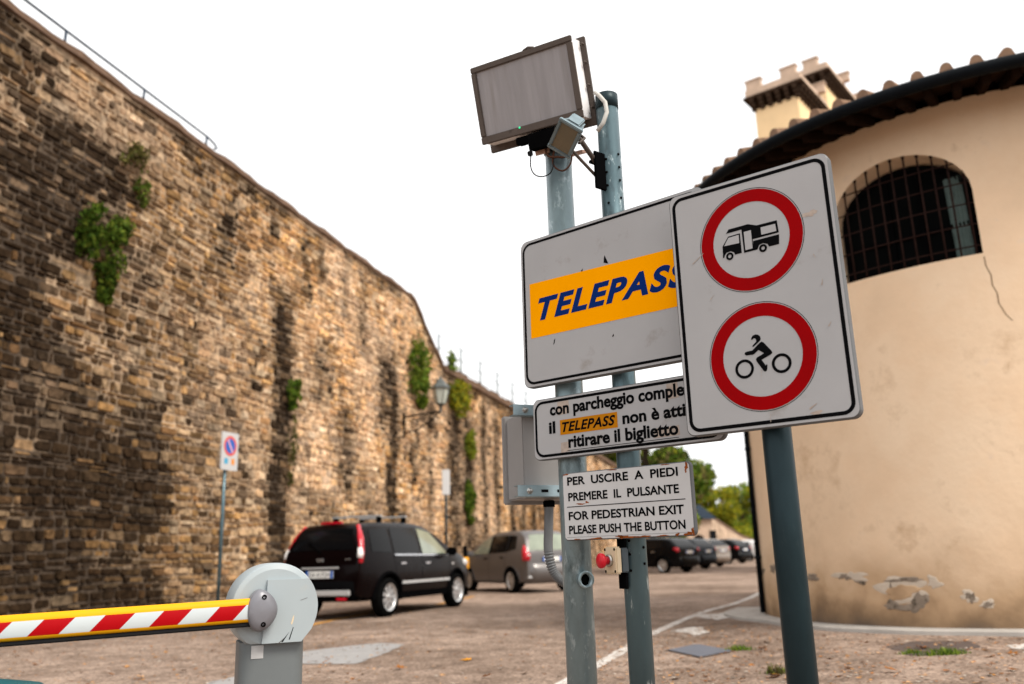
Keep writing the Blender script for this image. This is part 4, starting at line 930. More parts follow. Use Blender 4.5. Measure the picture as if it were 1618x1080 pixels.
# ------------------------------------------------------------------ illuminated panel on top
def light_panel():
    k = 1.055; yaw, nod, tl = -.549, .308, -.032
    o = Vector((0, 0, CAM_Z)) + (Vector((-.106, 3.406, 2.672)) - Vector((0, 0, CAM_Z))) * k; w, h = .493 * k, .336 * k
    u = Vector((math.cos(yaw), math.sin(yaw), 0)); nn = Vector((math.sin(yaw), -math.cos(yaw), 0)); v = Vector((0, 0, math.cos(nod))) + nn * math.sin(nod)
    u2 = u * math.cos(tl) + v * math.sin(tl); v2 = -u * math.sin(tl) + v * math.cos(tl)
    root = thing('light_panel', 'large grey lane signal panel in a bronze frame tilted down on the thick post', 'signal', M=frame(o, u2, v2))
    D = .085
    fr = MB(); fw_ = .026
    for cx, cz, sx, sz in ((w / 2, h - fw_ / 2, w, fw_), (w / 2, fw_ * .65, w, fw_ * 1.3), (fw_ / 2, h / 2 + .004, fw_, h - 2.3 * fw_ - .002), (w - fw_ / 2, h / 2 + .004, fw_, h - 2.3 * fw_ - .002)):
        fr.box((cx, .008, cz), (sx, .016, sz), None, 0, .003)
    fr.build('frame', M['panel_frame'], root)
    MB().box((w / 2, .013, h / 2), (w - fw_, .006, h - fw_)).build('screen', M['lens_panel'], root)
    MB().box((w / 2, D / 2 + .018, h / 2), (w - .012, D, h - .012)).build('housing', M['panel_side'], root)
    bp = MB(); bp.box((w / 2, D + .028, h / 2 - .008), (w + .036, .018, h + .036), None, 0, .003)
    for zz in (.05, .15, .25, .33): bp.lathe([(.005, 0), (.005, .02), (0, .02)], 8, Matrix.Translation((w + .010, D + .02, zz)) @ Matrix.Rotation(-PI / 2, 4, 'X') @ Matrix.Rotation(PI, 4, 'X'))
    bp.build('back_plate', M['panel_frame'], root)
    lg = MB(); lg.tube([(w * .53, .02, h + .004), (w * .58, .02, h + .012), (w * .63, .02, h + .004)], .006, 8); lg.build('lifting_lug', M['panel_frame'], root)
    jb = MB(); jb.box((w * .60, D * .5, -.045), (.15, .09, .075), None, 0, .004); jb.box((w * .40, .04, -.024), (.08, .05, .035), None, 0, .004); jb.build('wiring_box', M['car_dark'], root)
    ld = MB(); ld.lathe([(.0045, 0), (.0045, .004), (0, .005)], 10, Matrix.Translation((w * .40, .0015, fw_ * 1.15)) @ Matrix.Rotation(PI / 2, 4, 'X'))
    gm = mat('green_led', (.02, .25, .10), .3); b = gm.node_tree.nodes['Principled BSDF']; b.inputs['Emission Color'].default_value = (.03, .6, .25, 1); b.inputs['Emission Strength'].default_value = 1.0
    ld.build('indicator_lamp', gm, root)
    Mi = root.matrix_world.inverted()
    # saddle and strap onto the post
    sd_ = MB(); top = Vector((.236, 3.556, 2.735))
    sd_.box(Mi @ (top + Vector((0, 0, .03))), (.19, .15, .012)); sd_.tube([Mi @ (top + Vector((0, 0, -.04))), Mi @ (top + Vector((0, 0, .06)))], .066, 20)
    sd_.box((w * .62, D + .07, .02), (.11, .09, .16)); sd_.build('bracket', M['panel_frame'], root)
    for pts, r, mm in (([(.0, -.06, .02), (-.02, -.075, -.05), (-.03, -.08, -.13), (.01, -.085, -.165), (.05, -.075, -.12), (.055, -.07, -.03)], .0042, M['cable_brown']),
                       ([(-.06, -.06, .02), (-.055, -.075, -.08), (-.01, -.09, -.10), (.03, -.085, -.09), (.045, -.06, .01)], .0055, M['cable_brown']),
                       ([(-.11, -.05, .03), (-.125, -.06, -.03), (-.13, -.07, -.06)], .004, M['black_rubber']),
                       ([(-.125, -.065, -.06), (-.13, -.07, -.13), (-.115, -.08, -.175), (-.08, -.085, -.19), (-.04, -.09, -.17), (-.025, -.08, -.10)], .0028, M['black_rubber'])):
        # smooth the loop
        P = [Vector(p) for p in pts]; sm = []
        for i in range(len(P) - 1):
            p0, p1, p2_, p3 = P[max(i - 1, 0)], P[i], P[i + 1], P[min(i + 2, len(P) - 1)]
            for t in np.linspace(0, 1, 6, endpoint=False):
                sm.append(.5 * ((2 * p1) + (p2_ - p0) * t + (2 * p0 - 5 * p1 + 4 * p2_ - p3) * t * t + (3 * p1 - p0 - 3 * p2_ + p3) * t ** 3))
        sm.append(P[-1]); MB().tube([Mi @ (top + p) for p in sm], r, 8).build('cable', mm, root)
    MB().box(Mi @ (top + Vector((-.13, -.07, -.07))), (.02, .02, .022), None, 0, .003).build('plug', M['black_rubber'], root)
    hinge = MB(); hinge.box(Mi @ (top + Vector((-.075, -.045, -.035))), (.07, .008, .05)); hinge.box(Mi @ (top + Vector((.085, -.01, -.045))), (.075, .05, .012)); hinge.build('bracket_wing', mat('rosy_steel', (.40, .25, .19), .5, .3, .15, 12), root)
light_panel()

# ------------------------------------------------------------------ small floodlight held out from the thin post
def floodlight():
    c = at(892, 219, 3.10); nl = Vector((-.42, -.60, -.68)).normalized()
    def on(x, y): d = ray(x, y); o = Vector((0, 0, CAM_Z)); return o + d * ((c - o).dot(nl) / d.dot(nl))
    tp, rt_, bt, lf = (on(x, y) for x, y in ((890, 195), (922, 213), (890, 245), (861, 227)))
    e1 = ((rt_ - tp) + (bt - lf)) / 2; e2 = ((tp - lf) + (rt_ - bt)) / 2
    u = e1.normalized(); v2 = (e2 - u * e2.dot(u)).normalized()
    w, h = e1.length, e2.length
    root = thing('floodlight', 'small square weathered aluminium floodlight hanging below the grey panel', 'light', M=frame(c, u, v2))
    f = MB(); 
    for cx, cz, sx, sz in ((0, h / 2, w + .016, .014), (0, -h / 2, w + .016, .014), (w / 2, 0, .014, h - .015), (-w / 2, 0, .014, h - .015)): f.box((cx, .006, cz), (sx, .018, sz), None, 0, .003)
    f.build('rim', M['spot_alu'], root)
    MB().box((0, .006, 0), (w - .008, .006, h - .008)).build('glass', M['spot_glass'], root)
    b = MB(); b.prism([(-w / 2, -h / 2), (w / 2, -h / 2), (w / 2, h / 2), (-w / 2, h / 2)], .013, .016)
    vs = [(s * w / 2, .016, t * h / 2) for s, t in ((-1, -1), (1, -1), (1, 1), (-1, 1))] + [(s * w * .40, .085, t * h * .36) for s, t in ((-1, -1), (1, -1), (1, 1), (-1, 1))]
    b.add(vs, [(0, 1, 5, 4), (1, 2, 6, 5), (2, 3, 7, 6), (3, 0, 4, 7), (4, 5, 6, 7)])
    for k in range(7): b.box((-w * .33 + k * w * .11, .085, 0), (.005, .055, h * .70))
    b.box((0, .055, h * .44), (w * .62, .075, .035), None, 0, .004); b.build('housing', M['spot_alu'], root)
    Mi = root.matrix_world.inverted(); ar = MB(); p = Vector((.4455, 3.365, 0))
    for s in (-1, 1): ar.tube([(s * (w / 2 + .010), .03, 0), (s * (w / 2 + .010), .11, -.01), (0, .125, -.01)], .006, 6)
    q = Mi @ (Vector((.4455, 3.365, 2.52)) + Vector((-.05, -.02, 0))); ar.tube([(0, .12, -.01), (Vector((0, .12, -.01)) + q) / 2, q], .011, 8)
    q2 = Mi @ (Vector((.4455, 3.365, 2.46)) + Vector((-.05, -.02, 0))); ar.tube([(w * .3, .05, -h * .4), q2], .007, 8)
    ar.build('arm', M['panel_frame'], root)
    pl = MB(); T = Mi @ Matrix.Translation((.4455 - .044, 3.365 - .045, 2.49)) @ Matrix.Rotation(-.9, 4, 'Z'); pl.box((0, 0, 0), (.012, .085, .17), T, 0, .003); pl.box((-.02, 0, .05), (.04, .07, .012), T); pl.build('mounting_plate', M['car_dark'], root)
    ca_ = MB(); base = Vector((.4455, 3.365, 2.86))
    ca_.tube([Mi @ (base + Vector(p)) for p in ((-.055, -.06, -.19), (-.03, -.075, -.16), (-.012, -.075, -.11), (-.016, -.07, -.06), (-.04, -.06, -.02), (-.055, -.05, .0))], .0095, 8); ca_.build('cable', M['cable_grey'], root)
floodlight()

# ------------------------------------------------------------------ grey electrical box, conduit
def elec_box():
    yaw = math.radians(22); u = Vector((math.cos(yaw), math.sin(yaw), 0)); dep = Vector((-math.sin(yaw), math.cos(yaw), 0))
    Y = 3.72; bl = at(829, 787, Y); tl = at(829, 652, Y); h = tl.z - bl.z; w = .30; d = .19
    root = thing('electrical_box', 'grey metal electrical enclosure strapped by two zinc channels to the thick post', 'box', M=frame(bl, u, (0, 0, 1)))
    MB().box((w / 2, d / 2, h / 2), (w, d, h), None, 0, .006).build('housing', M['box_grey'], root)
    dr = MB(); dr.box((w / 2, d + .016, h / 2), (w + .03, .028, h + .03), None, 0, .006); dr.build('door', M['box_grey'], root)
    for z, x0 in ((h + .005, -.060), (.028, -.050)):
        ch = MB(); L = .235; t = .045
        ch.box((x0 + L / 2, -.046, z), (L, .004, t)); ch.box((x0 + L / 2, -.022, z + t / 2), (L, .044, .004)); ch.box((x0 + L / 2, -.022, z - t / 2), (L, .044, .004))
        c_ = ch.build('channel', M['zinc'], root)
        sl = MB()
        for sx in (.125, .20): sl.box((x0 + sx, -.0485, z), (.032, .002, .012))
        sl.build('slot', M['hole'], c_)
        b = MB(); T = Matrix.Translation((x0 + .055, -.048, z)) @ Matrix.Rotation(PI / 2, 4, 'X')
        b.lathe([(.015, 0), (.015, .003), (.010, .004), (.010, .013), (.006, .014), (.006, .028), (0, .029)], 6, T, 0, False); b.build('bolt', M['bolt'], c_)
    gl_ = MB(); gl_.lathe([(.026, -.03), (.026, -.005), (.021, 0)], 12, Matrix.Translation((.145, .07, -.004)), 0, False); gl_.build('cable_gland', M['car_dark'], root)
    top = root.matrix_world @ Vector((.145, .07, -.03))
    co = thing('conduit', 'grey corrugated conduit running from the electrical box into the thick post', 'conduit', tuple(top)); P = [Vector((0, 0, .01))]
    ctrl = [Vector((0, 0, 0)), Vector((-.006, 0, -.10)), Vector((-.010, 0, -.19)), Vector((.004, -.005, -.27)), Vector((.036, -.012, -.315)), Vector((.075, -.02, -.335))]
    sm = []
    for i in range(len(ctrl) - 1):
        p0, p1, p2_, p3 = ctrl[max(i - 1, 0)], ctrl[i], ctrl[i + 1], ctrl[min(i + 2, len(ctrl) - 1)]
        for t in np.linspace(0, 1, 26, endpoint=False): sm.append(.5 * ((2 * p1) + (p2_ - p0) * t + (2 * p0 - 5 * p1 + 4 * p2_ - p3) * t * t + (3 * p1 - p0 - 3 * p2_ + p3) * t ** 3))
    rad = [.0205 if i < 55 else (.0225 if i % 4 < 2 else .0180) for i in range(len(sm))]
    MB().tube(sm, rad, 14).build('hose', M['conduit'], co)
elec_box()

# ------------------------------------------------------------------ emergency push button
def push_button():
    ax = Vector((-.90, -.44, 0)).normalized(); up = Vector((0, 0, 1)); sd_ = up.cross(ax)       # local x = out of the box
    p = Vector((.4455, 3.365, .897)) + ax * .052
    Mx = Matrix(((ax.x, sd_.x, 0, p.x), (ax.y, sd_.y, 0, p.y), (0, 0, 1, p.z), (0, 0, 0, 1)))
    root = thing('push_button', 'cream push button box with a red mushroom knob fixed to the thinner post', 'button', M=Mx)
    MB().box((.0165, 0, 0), (.033, .078, .090), None, 0, .004).build('back_box', M['slate'], root)
    MB().box((.046, 0, 0), (.026, .086, .100), None, 0, .006).build('cover', M['cream'], root)
    s = MB()
    for a in (-1, 1):
        for b in (-1, 1): s.lathe([(.0055, 0), (.0055, .0012), (0, .0012)], 10, Matrix.Translation((.0588, a * .033, b * .040)) @ Matrix.Rotation(PI / 2, 4, 'Y'))
    s.build('screw', M['hole'], root)
    R = Matrix.Translation((.059, 0, 0)) @ Matrix.Rotation(PI / 2, 4, 'Y')
    MB().lathe([(.022, 0), (.022, .010), (.017, .012)], 24, R).build('collar', M['bolt'], root)
    MB().lathe([(.015, .010), (.016, .026), (.026, .031), (.0285, .038), (.027, .046), (.018, .051), (0, .053)], 28, R).build('knob', M['red_knob'], root)
    MB().box((.004, 0, -.01), (.010, .05, .19)).build('mounting_plate', M['car_dark'], root)
push_button()

# ------------------------------------------------------------------ parking barrier
def barrier():
    Y = 3.3; c = at(428, 957, Y); g = 0.0
    ax = Vector((.40, -.917, 0)).normalized(); arm = Vector((-ax.y * -1, 0, 0))
    left = Vector((ax.y, -ax.x, 0)).normalized()                   # along the boom, away from the head
    if left.x > 0: left = -left
    root = thing('parking_barrier', 'grey barrier post with round head and red, white and yellow boom', 'barrier', (c.x, c.y, g))
    R = .155; Mx = Matrix(((-left.x, -ax.x, 0, 0), (-left.y, -ax.y, 0, 0), (0, 0, 1, c.z - g), (0, 0, 0, 1)))      # x right along boom axis, y into the head
    N = 56; half = .115; cut = -.122
    def outline(r): 
        pts = []
        for k in range(N):
            a = 2 * PI * k / N; x, z = r * math.cos(a), r * math.sin(a); pts.append((x, max(z, cut)))
        return pts
    hd = MB(); prof = [(R - .022, -half), (R - .006, -half + .006), (R, -half + .022), (R, half - .02), (R - .02, half)]
    vs = []; 
    for r, y in prof: vs += [(x, y, z) for x, z in outline(r)]
    fs = [(j * N + k, j * N + (k + 1) % N, (j + 1) * N + (k + 1) % N, (j + 1) * N + k) for j in range(len(prof) - 1) for k in range(N)] + [tuple(range(N)), tuple((len(prof) - 1) * N + k for k in range(N))[::-1]]
    hd.add(vs, fs, Mx); ho_ = hd.build('head', M['barrier_body'], root, 30)
    # raised cheek plate on the face, curved above the clamp
    ck = MB(); poly = [(R * .60, cut + .001), (R * .97 * math.cos(-.55), R * .97 * math.sin(-.55))] + [(R * .96 * math.cos(a), R * .96 * math.sin(a)) for a in np.linspace(-.4, .70, 9)] + [(-.032, R * .62), (-.034, .03), (-.036, -.04), (-.045, cut + .001)]
    ck.prism(poly, -half - .016, -half + .004, Mx); ck.build('cheek_plate', M['barrier_body'], root)
    for q, mm in (([(.054, -.058), (.060, -.036), (.065, -.028), (.063, -.048), (.058, -.062)], 'cream'), ([(.022, -.118), (.050, -.085), (.052, -.082), (.028, -.119)], 'car_dark'), ([(.048, -.112), (.062, -.070), (.064, -.072), (.052, -.112)], 'car_dark'), ([(.010, -.123), (.034, -.104), (.035, -.103), (.014, -.124)], 'panel_frame'), ([(.085, .02), (.110, .028), (.110, .0295), (.086, .0215)], 'panel_frame')):
        MB().flat(q, -half - .0168, Mx).build('scratch', M[mm], ho_)
    # post
    ps = MB(); ps.prism(rrect(-.112, .112, -.10, .10, .045), 0, 1)
    o_ = MB(); rr2 = rrect(-.113, .113, -.10, .10, .05); n = len(rr2); ztop = c.z + cut + .004
    B2 = Matrix(((-left.x, -ax.x, 0, 0), (-left.y, -ax.y, 0, 0), (0, 0, 1, 0), (0, 0, 0, 1)))
    vs = [(x, y, 0) for x, y in rr2] + [(x, y, ztop) for x, y in rr2]
    o_.add(vs, [(k, (k + 1) % n, n + (k + 1) % n, n + k) for k in range(n)] + [tuple(range(n))[::-1], tuple(range(n, 2 * n))], B2)
    pb = o_.build('post', M['barrier_post'], root, 30)
    MB().box((-.055, -.1012, ztop - .032), (.042, .002, .044), B2).build('sticker', M['plastic_grey_sticker'], pb)
    # clamp holding the boom
    cl = MB(); pts = []
    for k in range(28):
        a = 2 * PI * k / 28; x = .058 * math.cos(a); x = x if x > 0 else x * .8; pts.append((-.030 + x, .072 * math.sin(a) * (1 - .18 * max(0, math.cos(a)))))
    n = len(pts); layers = [(1., -half - .010), (1., -half - .055), (.96, -half - .066), (.86, -half - .074), (.5, -half - .080), (.02, -half - .081)]
    vs = [(-.03 + (x + .03) * s, y, z * s) for s, y in layers for x, z in pts]
    Mc = Mx @ Matrix.Translation((-.028, 0, -.006))
    cl.add(vs, [(j * n + k, j * n + (k + 1) % n, (j + 1) * n + (k + 1) % n, (j + 1) * n + k) for j in range(len(layers) - 1) for k in range(n)] + [tuple(range(n)), tuple((len(layers) - 1) * n + k for k in range(n))[::-1]], Mc)
    cb = cl.build('boom_clamp', M['boss'], root, 40)
    b = MB()
    for z in (-.046, .046): b.lathe([(.0085, 0), (.0085, .006), (.0045, .006), (.0045, .001), (0, .001)], 12, Mc @ Matrix.Translation((-.022, -half - .0755, z)) @ Matrix.Rotation(PI / 2, 4, 'X'))
    b.build('bolt', M['car_dark'], cb)
    # boom: its own axis frame, so the stripes lie along it
    s0 = Mx @ Vector((-.035, -half - .037, -.004)); far = at(0, 1001, 3.3)   # aim of the boom
    bd = left.copy(); bd.z = -.048; bd.normalize()
    L = 2.6; o3 = bpy.data.objects.new('boom', None); COL.objects.link(o3); bpy.data.objects.remove(o3)
    fr3 = Matrix(((-bd.x, -ax.x, 0, s0.x), (-bd.y, -ax.y, 0, s0.y), (-bd.z, 0, 1, s0.z), (0, 0, 0, 1)))
    sec = [(-.014, .054), (-.021, .046), (-.025, .030), (-.027, 0), (-.025, -.030), (-.021, -.044), (-.012, -.050), (.012, -.050), (.021, -.044), (.025, -.03), (.027, 0), (.025, .03), (.021, .046), (.014, .054)]
    bm_ = MB(); n = len(sec); sec = [(y, z * .77) for y, z in sec]; vs = [(x, y, z) for x in (-.0, -L) for y, z in sec]
    bm_.add(vs, [(k, (k + 1) % n, n + (k + 1) % n, n + k) for k in range(n)] + [tuple(range(n)), tuple(range(n, 2 * n))[::-1]])
    boom = bm_.build('boom', M['stripes'], root, 50); boom.matrix_local = fr3
    bm2 = bmesh.new(); bm2.from_mesh(boom.data); bmesh.ops.recalc_face_normals(bm2, faces=bm2.faces[:]); bm2.to_mesh(boom.data); bm2.free()
    rb = MB(); rb.box((-L / 2 - .01, 0, -.0455), (L - .02, .030, .016), None, 0, .004); rub = rb.build('rubber_edge', M['black_rubber'], boom)
barrier()
def teal_bin():
    c = at(-34, 1096, 2.75)
    root = thing('plastic_bin', 'teal plastic bin lid at the lower left below the barrier boom', 'bin', (c.x - .02, c.y, 0))
    MB().lathe([(.15, 0), (.17, .05), (.20, c.z - .05), (.205, c.z - .03)], 36).build('body', M['teal'], root)
    MB().lathe([(.215, c.z - .035), (.215, c.z - .01), (.19, c.z + .012), (.10, c.z + .030), (0, c.z + .036)], 36).build('lid', M['teal'], root)
teal_bin()

# ------------------------------------------------------------------ roadside signs and bollard
def parking_sign():
    Y = 14.0; p = at(352, 800, Y); root = thing('parking_sign', 'no parking sign on a thin grey pole in front of the stone wall', 'sign', (p.x, Y, 0))
    MB().tube([(0, 0, -.05), (0, 0, 2.95)], .030, 12).build('pole', M['galv_dark'], root)
    yaw = math.radians(71); u = Vector((math.cos(yaw), math.sin(yaw), 0)); y_ = Vector((-math.sin(yaw), math.cos(yaw), 0))
    w, h = .42, .62; z0 = 2.40; o = -u * (w * .42) - y_ * .06 + Vector((0, 0, z0))
    pn = MB(); T = Matrix(((u.x, y_.x, 0, o.x), (u.y, y_.y, 0, o.y), (0, 0, 1, o.z), (0, 0, 0, 1)))
    pn.prism(rrect(0, w, 0, h, .02), 0, .022, T); panel = pn.build('panel', M['sign_white_clean'], root)
    c = (w / 2, h * .64); b = MB(); b.flat(circ(*c, .125), -.002, T); b.build('blue_disc', M['plate_blue'], panel)
    MB().ring(circ(*c, .165), circ(*c, .122), -.003, 0, T).build('red_ring', mat('faded_red', (.62, .10, .08), .5), panel)
    s = MB(); a = math.radians(-45 - 12); d = Vector((math.cos(a), math.sin(a))); q = Vector((-d.y, d.x)) * .02; e = d * .125
    s.flat([(c[0] - e.x - q.x, c[1] - e.y - q.y), (c[0] + e.x - q.x, c[1] + e.y - q.y), (c[0] + e.x + q.x, c[1] + e.y + q.y), (c[0] - e.x + q.x, c[1] - e.y + q.y)], -.004, T); s.build('slash', mat('faded_pink', (.62, .34, .45), .5), panel)
    MB().flat([(.075, .10), (.165, .10), (.165, .19), (.075, .19)], -.002, T).build('blue_pictogram', mat('pale_blue', (.06, .33, .52), .5), panel)
    MB().flat([(.255, .095), (.335, .095), (.335, .195), (.255, .195)], -.002, T).build('orange_pictogram', mat('pale_orange', (.70, .26, .06), .5), panel)
parking_sign()
def blank_sign():
    Y = 23.0; p = at(705, 840, Y); root = thing('blank_sign', 'narrow blank white sign on a dark pole between the two nearest cars', 'sign', (p.x, Y, 0))
    h = at(707, 742, Y).z
    MB().tube([(0, 0, -.05), (0, 0, h - .05)], .035, 10).build('pole', M['galv_post'], root)
    MB().prism(rrect(-.11, .10, h - .66, h, .02), -.06, -.04, Matrix.Rotation(.35, 4, 'Z')).build('panel', M['sign_white_clean'], root)
blank_sign()
def bollard():
    Y = 21.5; p = at(735, 880, Y); root = thing('bollard', 'slim black and yellow bollard between the two nearest cars', 'bollard', (p.x, Y, 0)); h = at(735, 862, Y).z
    MB().lathe([(.055, 0), (.055, h - .04), (.04, h), (0, h + .005)], 16).build('post', M['car_dark'], root)
    MB().lathe([(.085, h - .55), (.09, h - .53), (.09, h - .30), (.06, h - .27)], 16).build('yellow_band', M['yellow'], root)
bollard()

# ------------------------------------------------------------------ cars
def interp(pts, x): return float(np.interp(x, [p[0] for p in pts], [p[1] for p in pts]))
def smooth_profile(pts, it=2):          # corner cutting, ends kept
    for _ in range(it):
        q = [pts[0]]
        for a, b in zip(pts[:-1], pts[1:]):
            q += [(a[0] * .75 + b[0] * .25, a[1] * .75 + b[1] * .25), (a[0] * .25 + b[0] * .75, a[1] * .25 + b[1] * .75)]
        q.append(pts[-1]); pts = q
    return pts
def wheel_meshes(r, w, spokes, rim_r):
    t = MB(); t.lathe([(rim_r, -w / 2 + .01), (r - .03, -w / 2), (r - .006, -w / 2 + .025), (r, -w / 2 + .05), (r, w / 2 - .05), (r - .006, w / 2 - .025), (r - .03, w / 2), (rim_r, w / 2 - .01)], 36, Matrix.Rotation(PI / 2, 4, 'X'), 0, True, False)
    rm = MB(); RX = Matrix.Rotation(PI / 2, 4, 'X')
    rm.lathe([(rim_r + .002, w / 2 - .006), (rim_r - .012, w / 2 - .012), (rim_r - .03, w / 2 - .03), (rim_r - .03, -w / 2 + .02)], 36, RX, 0, True, False)
    rm.lathe([(.0, w / 2 - .022), (.05, w / 2 - .026), (.055, w / 2 - .06)], 20, RX, 0, True, False)
    for k in range(spokes):
        a = 2 * PI * k / spokes; s = .038 * 8 / spokes
        vs = [(.045, -s * .55, w / 2 - .030), (.045, s * .55, w / 2 - .030), (rim_r - .02, s, w / 2 - .030), (rim_r - .02, -s, w / 2 - .030)] + [(.045, -s * .55, w / 2 - .06), (.045, s * .55, w / 2 - .06), (rim_r - .02, s, w / 2 - .06), (rim_r - .02, -s, w / 2 - .06)]
        rm.add(vs, [(0, 3, 2, 1), (0, 1, 5, 4), (1, 2, 6, 5), (2, 3, 7, 6), (3, 0, 4, 7)], RX @ Matrix.Rotation(a, 4, 'Z'))
    di = MB(); di.lathe([(0, w / 2 - .075), (rim_r - .02, w / 2 - .075)], 24, RX); 
    return t, rm, di
def car(label, loc, heading, spec, paint, group=None):
    """hatchback body lofted from its side profile; local x forward, y left"""
    rz = math.atan2(heading[1], heading[0]); root = thing('parked_car', label, 'car', loc, rz, group)
    top = smooth_profile(spec['top']); x0, x1 = top[0][0], top[-1][0]; W2 = spec['W'] / 2; belt = spec['belt']; zb0 = spec.get('zb', .23)
    xs = sorted(set([x0, x1] + [x0 + .02, x1 - .02] + [p[0] for p in top] + list(np.linspace(x0, x1, 30))))
    def half(x):
        u = abs(2 * (x - (x0 + x1) / 2) / (x1 - x0)); return W2 * (1 - spec.get('taper', .13) * u ** 5 - .04 * u * u)
    def sect(x):
        zt = interp(top, x); w = half(x); bel = min(interp(belt, x), zt - .035); h = zt - bel; k = min(1, h / .25)
        e = min(1, min(x - x0, x1 - x) / .16); lo = zb0 + .10 * (1 - e) ** 2
        return [(0, lo), (w * .80, lo), (w * .965, lo + .06), (w, lo + .22), (w * .998, (bel + .42) / 2 + .1), (w * .968, bel), (w * .968 - .17 * h, bel + h * .45), (w * .968 - .34 * h, bel + h * .84), (w * .968 - .42 * h - .05 * k, bel + h * .965), ((w * .968 - .42 * h - .05 * k) * .5, bel + h * .992), (0, zt)]
    def surf(x, z):
        p = sect(x)[2:9]; return float(np.interp(z, [q[1] for q in p], [q[0] for q in p]))
    mb = MB(); n = 0; rings = []
    for x in xs:
        s = sect(x); full = [(y, z) for y, z in s] + [(-y, z) for y, z in s[-2:0:-1]]; n = len(full); rings += [(x, y, z) for y, z in full]
    fs = [(j * n + k, j * n + (k + 1) % n, (j + 1) * n + (k + 1) % n, (j + 1) * n + k) for j in range(len(xs) - 1) for k in range(n)] + [tuple(range(n))[::-1], tuple((len(xs) - 1) * n + k for k in range(n))]
    mb.add(rings, fs); b0 = mb.build('body', paint)
    bm = bmesh.new(); bm.from_mesh(b0.data); bmesh.ops.recalc_face_normals(bm, faces=bm.faces[:]); bm.to_mesh(b0.data); bm.free()
    r = spec['r']; ax = spec['axles']; ct = MB()
    for xa in ax:
        for s in (-1, 1): ct.lathe([(r + .055, -.15), (r + .055, .15)], 32, Matrix.Translation((xa, s * (W2 - .08), r)) @ Matrix.Rotation(PI / 2, 4, 'X'))
    c0 = ct.build('cutter', M['car_dark']); bm = bmesh.new(); bm.from_mesh(c0.data); bmesh.ops.recalc_face_normals(bm, faces=bm.faces[:]); bm.to_mesh(c0.data); bm.free()
    b0.data.materials.append(M['car_dark']); c0.data.materials.clear(); c0.data.materials.append(paint); c0.data.materials.append(M['car_dark'])
    for p in c0.data.polygons: p.material_index = 1
    md = b0.modifiers.new('b', 'BOOLEAN'); md.operation = 'DIFFERENCE'; md.object = c0; md.solver = 'EXACT'
    dg = bpy.context.evaluated_depsgraph_get(); dg.update(); me = bpy.data.meshes.new_from_object(b0.evaluated_get(dg))
    bpy.data.objects.remove(b0); bpy.data.objects.remove(c0)
    for p in me.polygons: p.use_smooth = True
    me.set_sharp_from_angle(angle=math.radians(32)); body = bpy.data.objects.new('body', me); COL.objects.link(body); body.parent = root
    # side windows: quads in side view mapped on the body side
    def side_patch(name, quad, s, material, off=.007, nu=6, nv=4, parent=root):
        m_ = MB(); vs = []
        for j in range(nv + 1):
            for i in range(nu + 1):
                u, v = i / nu, j / nv; a = [quad[0][q] * (1 - u) + quad[1][q] * u for q in (0, 1)]; b = [quad[3][q] * (1 - u) + quad[2][q] * u for q in (0, 1)]
                x, z = a[0] * (1 - v) + b[0] * v, a[1] * (1 - v) + b[1] * v; vs.append((x, s * (surf(x, z) + off), z + off * .35))
        fs = [(j * (nu + 1) + i, j * (nu + 1) + i + 1, (j + 1) * (nu + 1) + i + 1, (j + 1) * (nu + 1) + i) for j in range(nv) for i in range(nu)]
        if s > 0: fs = [f[::-1] for f in fs]
        m_.add(vs, fs, None, 0, True); return m_.build(name, material, parent)
    for s in (-1, 1):
        for i, q in enumerate(spec['windows']): side_patch('side_window', q, s, spec['glass'][i])
        for q in spec.get('pillars', []): side_patch('pillar_trim', q, s, M['car_dark'], .004)
        for q in spec.get('belt_strip', []): side_patch('window_strip', q, s, M['chrome'], .012, 8, 1)
        for q in spec.get('sills', []): side_patch('sill', q, s, M['car_dark'], .010, 8, 2)
        for q in spec.get('mould', []): side_patch('side_moulding', q, s, spec.get('mould_mat', M['car_dark']), .016, 8, 1)
        for q in spec.get('seams', []): side_patch('door_seam', q, s, M['hole'], .002, 1, 6)
        for q in spec.get('handles', []): 
            h = MB(); h.box((q[0], s * (surf(*q) + .018), q[1]), (.17, .035, .032), None, 0, .008); h.build('door_handle', spec.get('handle_mat', M['chrome']), root)
        mx_, mz = spec['mirror']; m_ = MB(); m_.box((mx_, s * (surf(mx_, mz) + .13), mz + .05), (.12, .20, .15), None, 0, .035); m_.tube([(mx_, s * (surf(mx_, mz) - .02), mz), (mx_, s * (surf(mx_, mz) + .10), mz + .02)], .02, 6); m_.build('mirror', spec.get('mirror_mat', M['car_dark']), root)
        for xa in ax:      # flared arch lip
            a_ = MB(); pts = []
            for t in np.linspace(-.15, PI + .15, 20):
                xx, zz = xa + (r + .075) * math.cos(t), r + (r + .075) * math.sin(t); zz = max(zz, .20); pts.append((min(max(xx, x0 + .02), x1 - .02), s * (surf(min(max(xx, x0 + .02), x1 - .02), zz) + .004), zz))
            a_.tube(pts, spec.get('lip', .022), 6); a_.build('arch_trim', spec.get('arch_mat', paint), root)
        # lamps at the rear corners
        L = spec['tail']; m_ = MB()
        m_.tube([(x, s * (surf(max(x, x0 + .02), z) - ins), z) for x, z, rr, ins in L], [q[2] for q in L], 10); tl_ = m_.build('tail_lamp', M['lamp_red'], root)
        if 'tail_clear' in spec:
            m_ = MB(); Lc = spec['tail_clear']; m_.tube([(x, s * (surf(max(x, x0 + .02), z) - ins), z) for x, z, rr, ins in Lc], [q[2] for q in Lc], 10); m_.build('clear_lens', M['lamp_clear'], tl_)
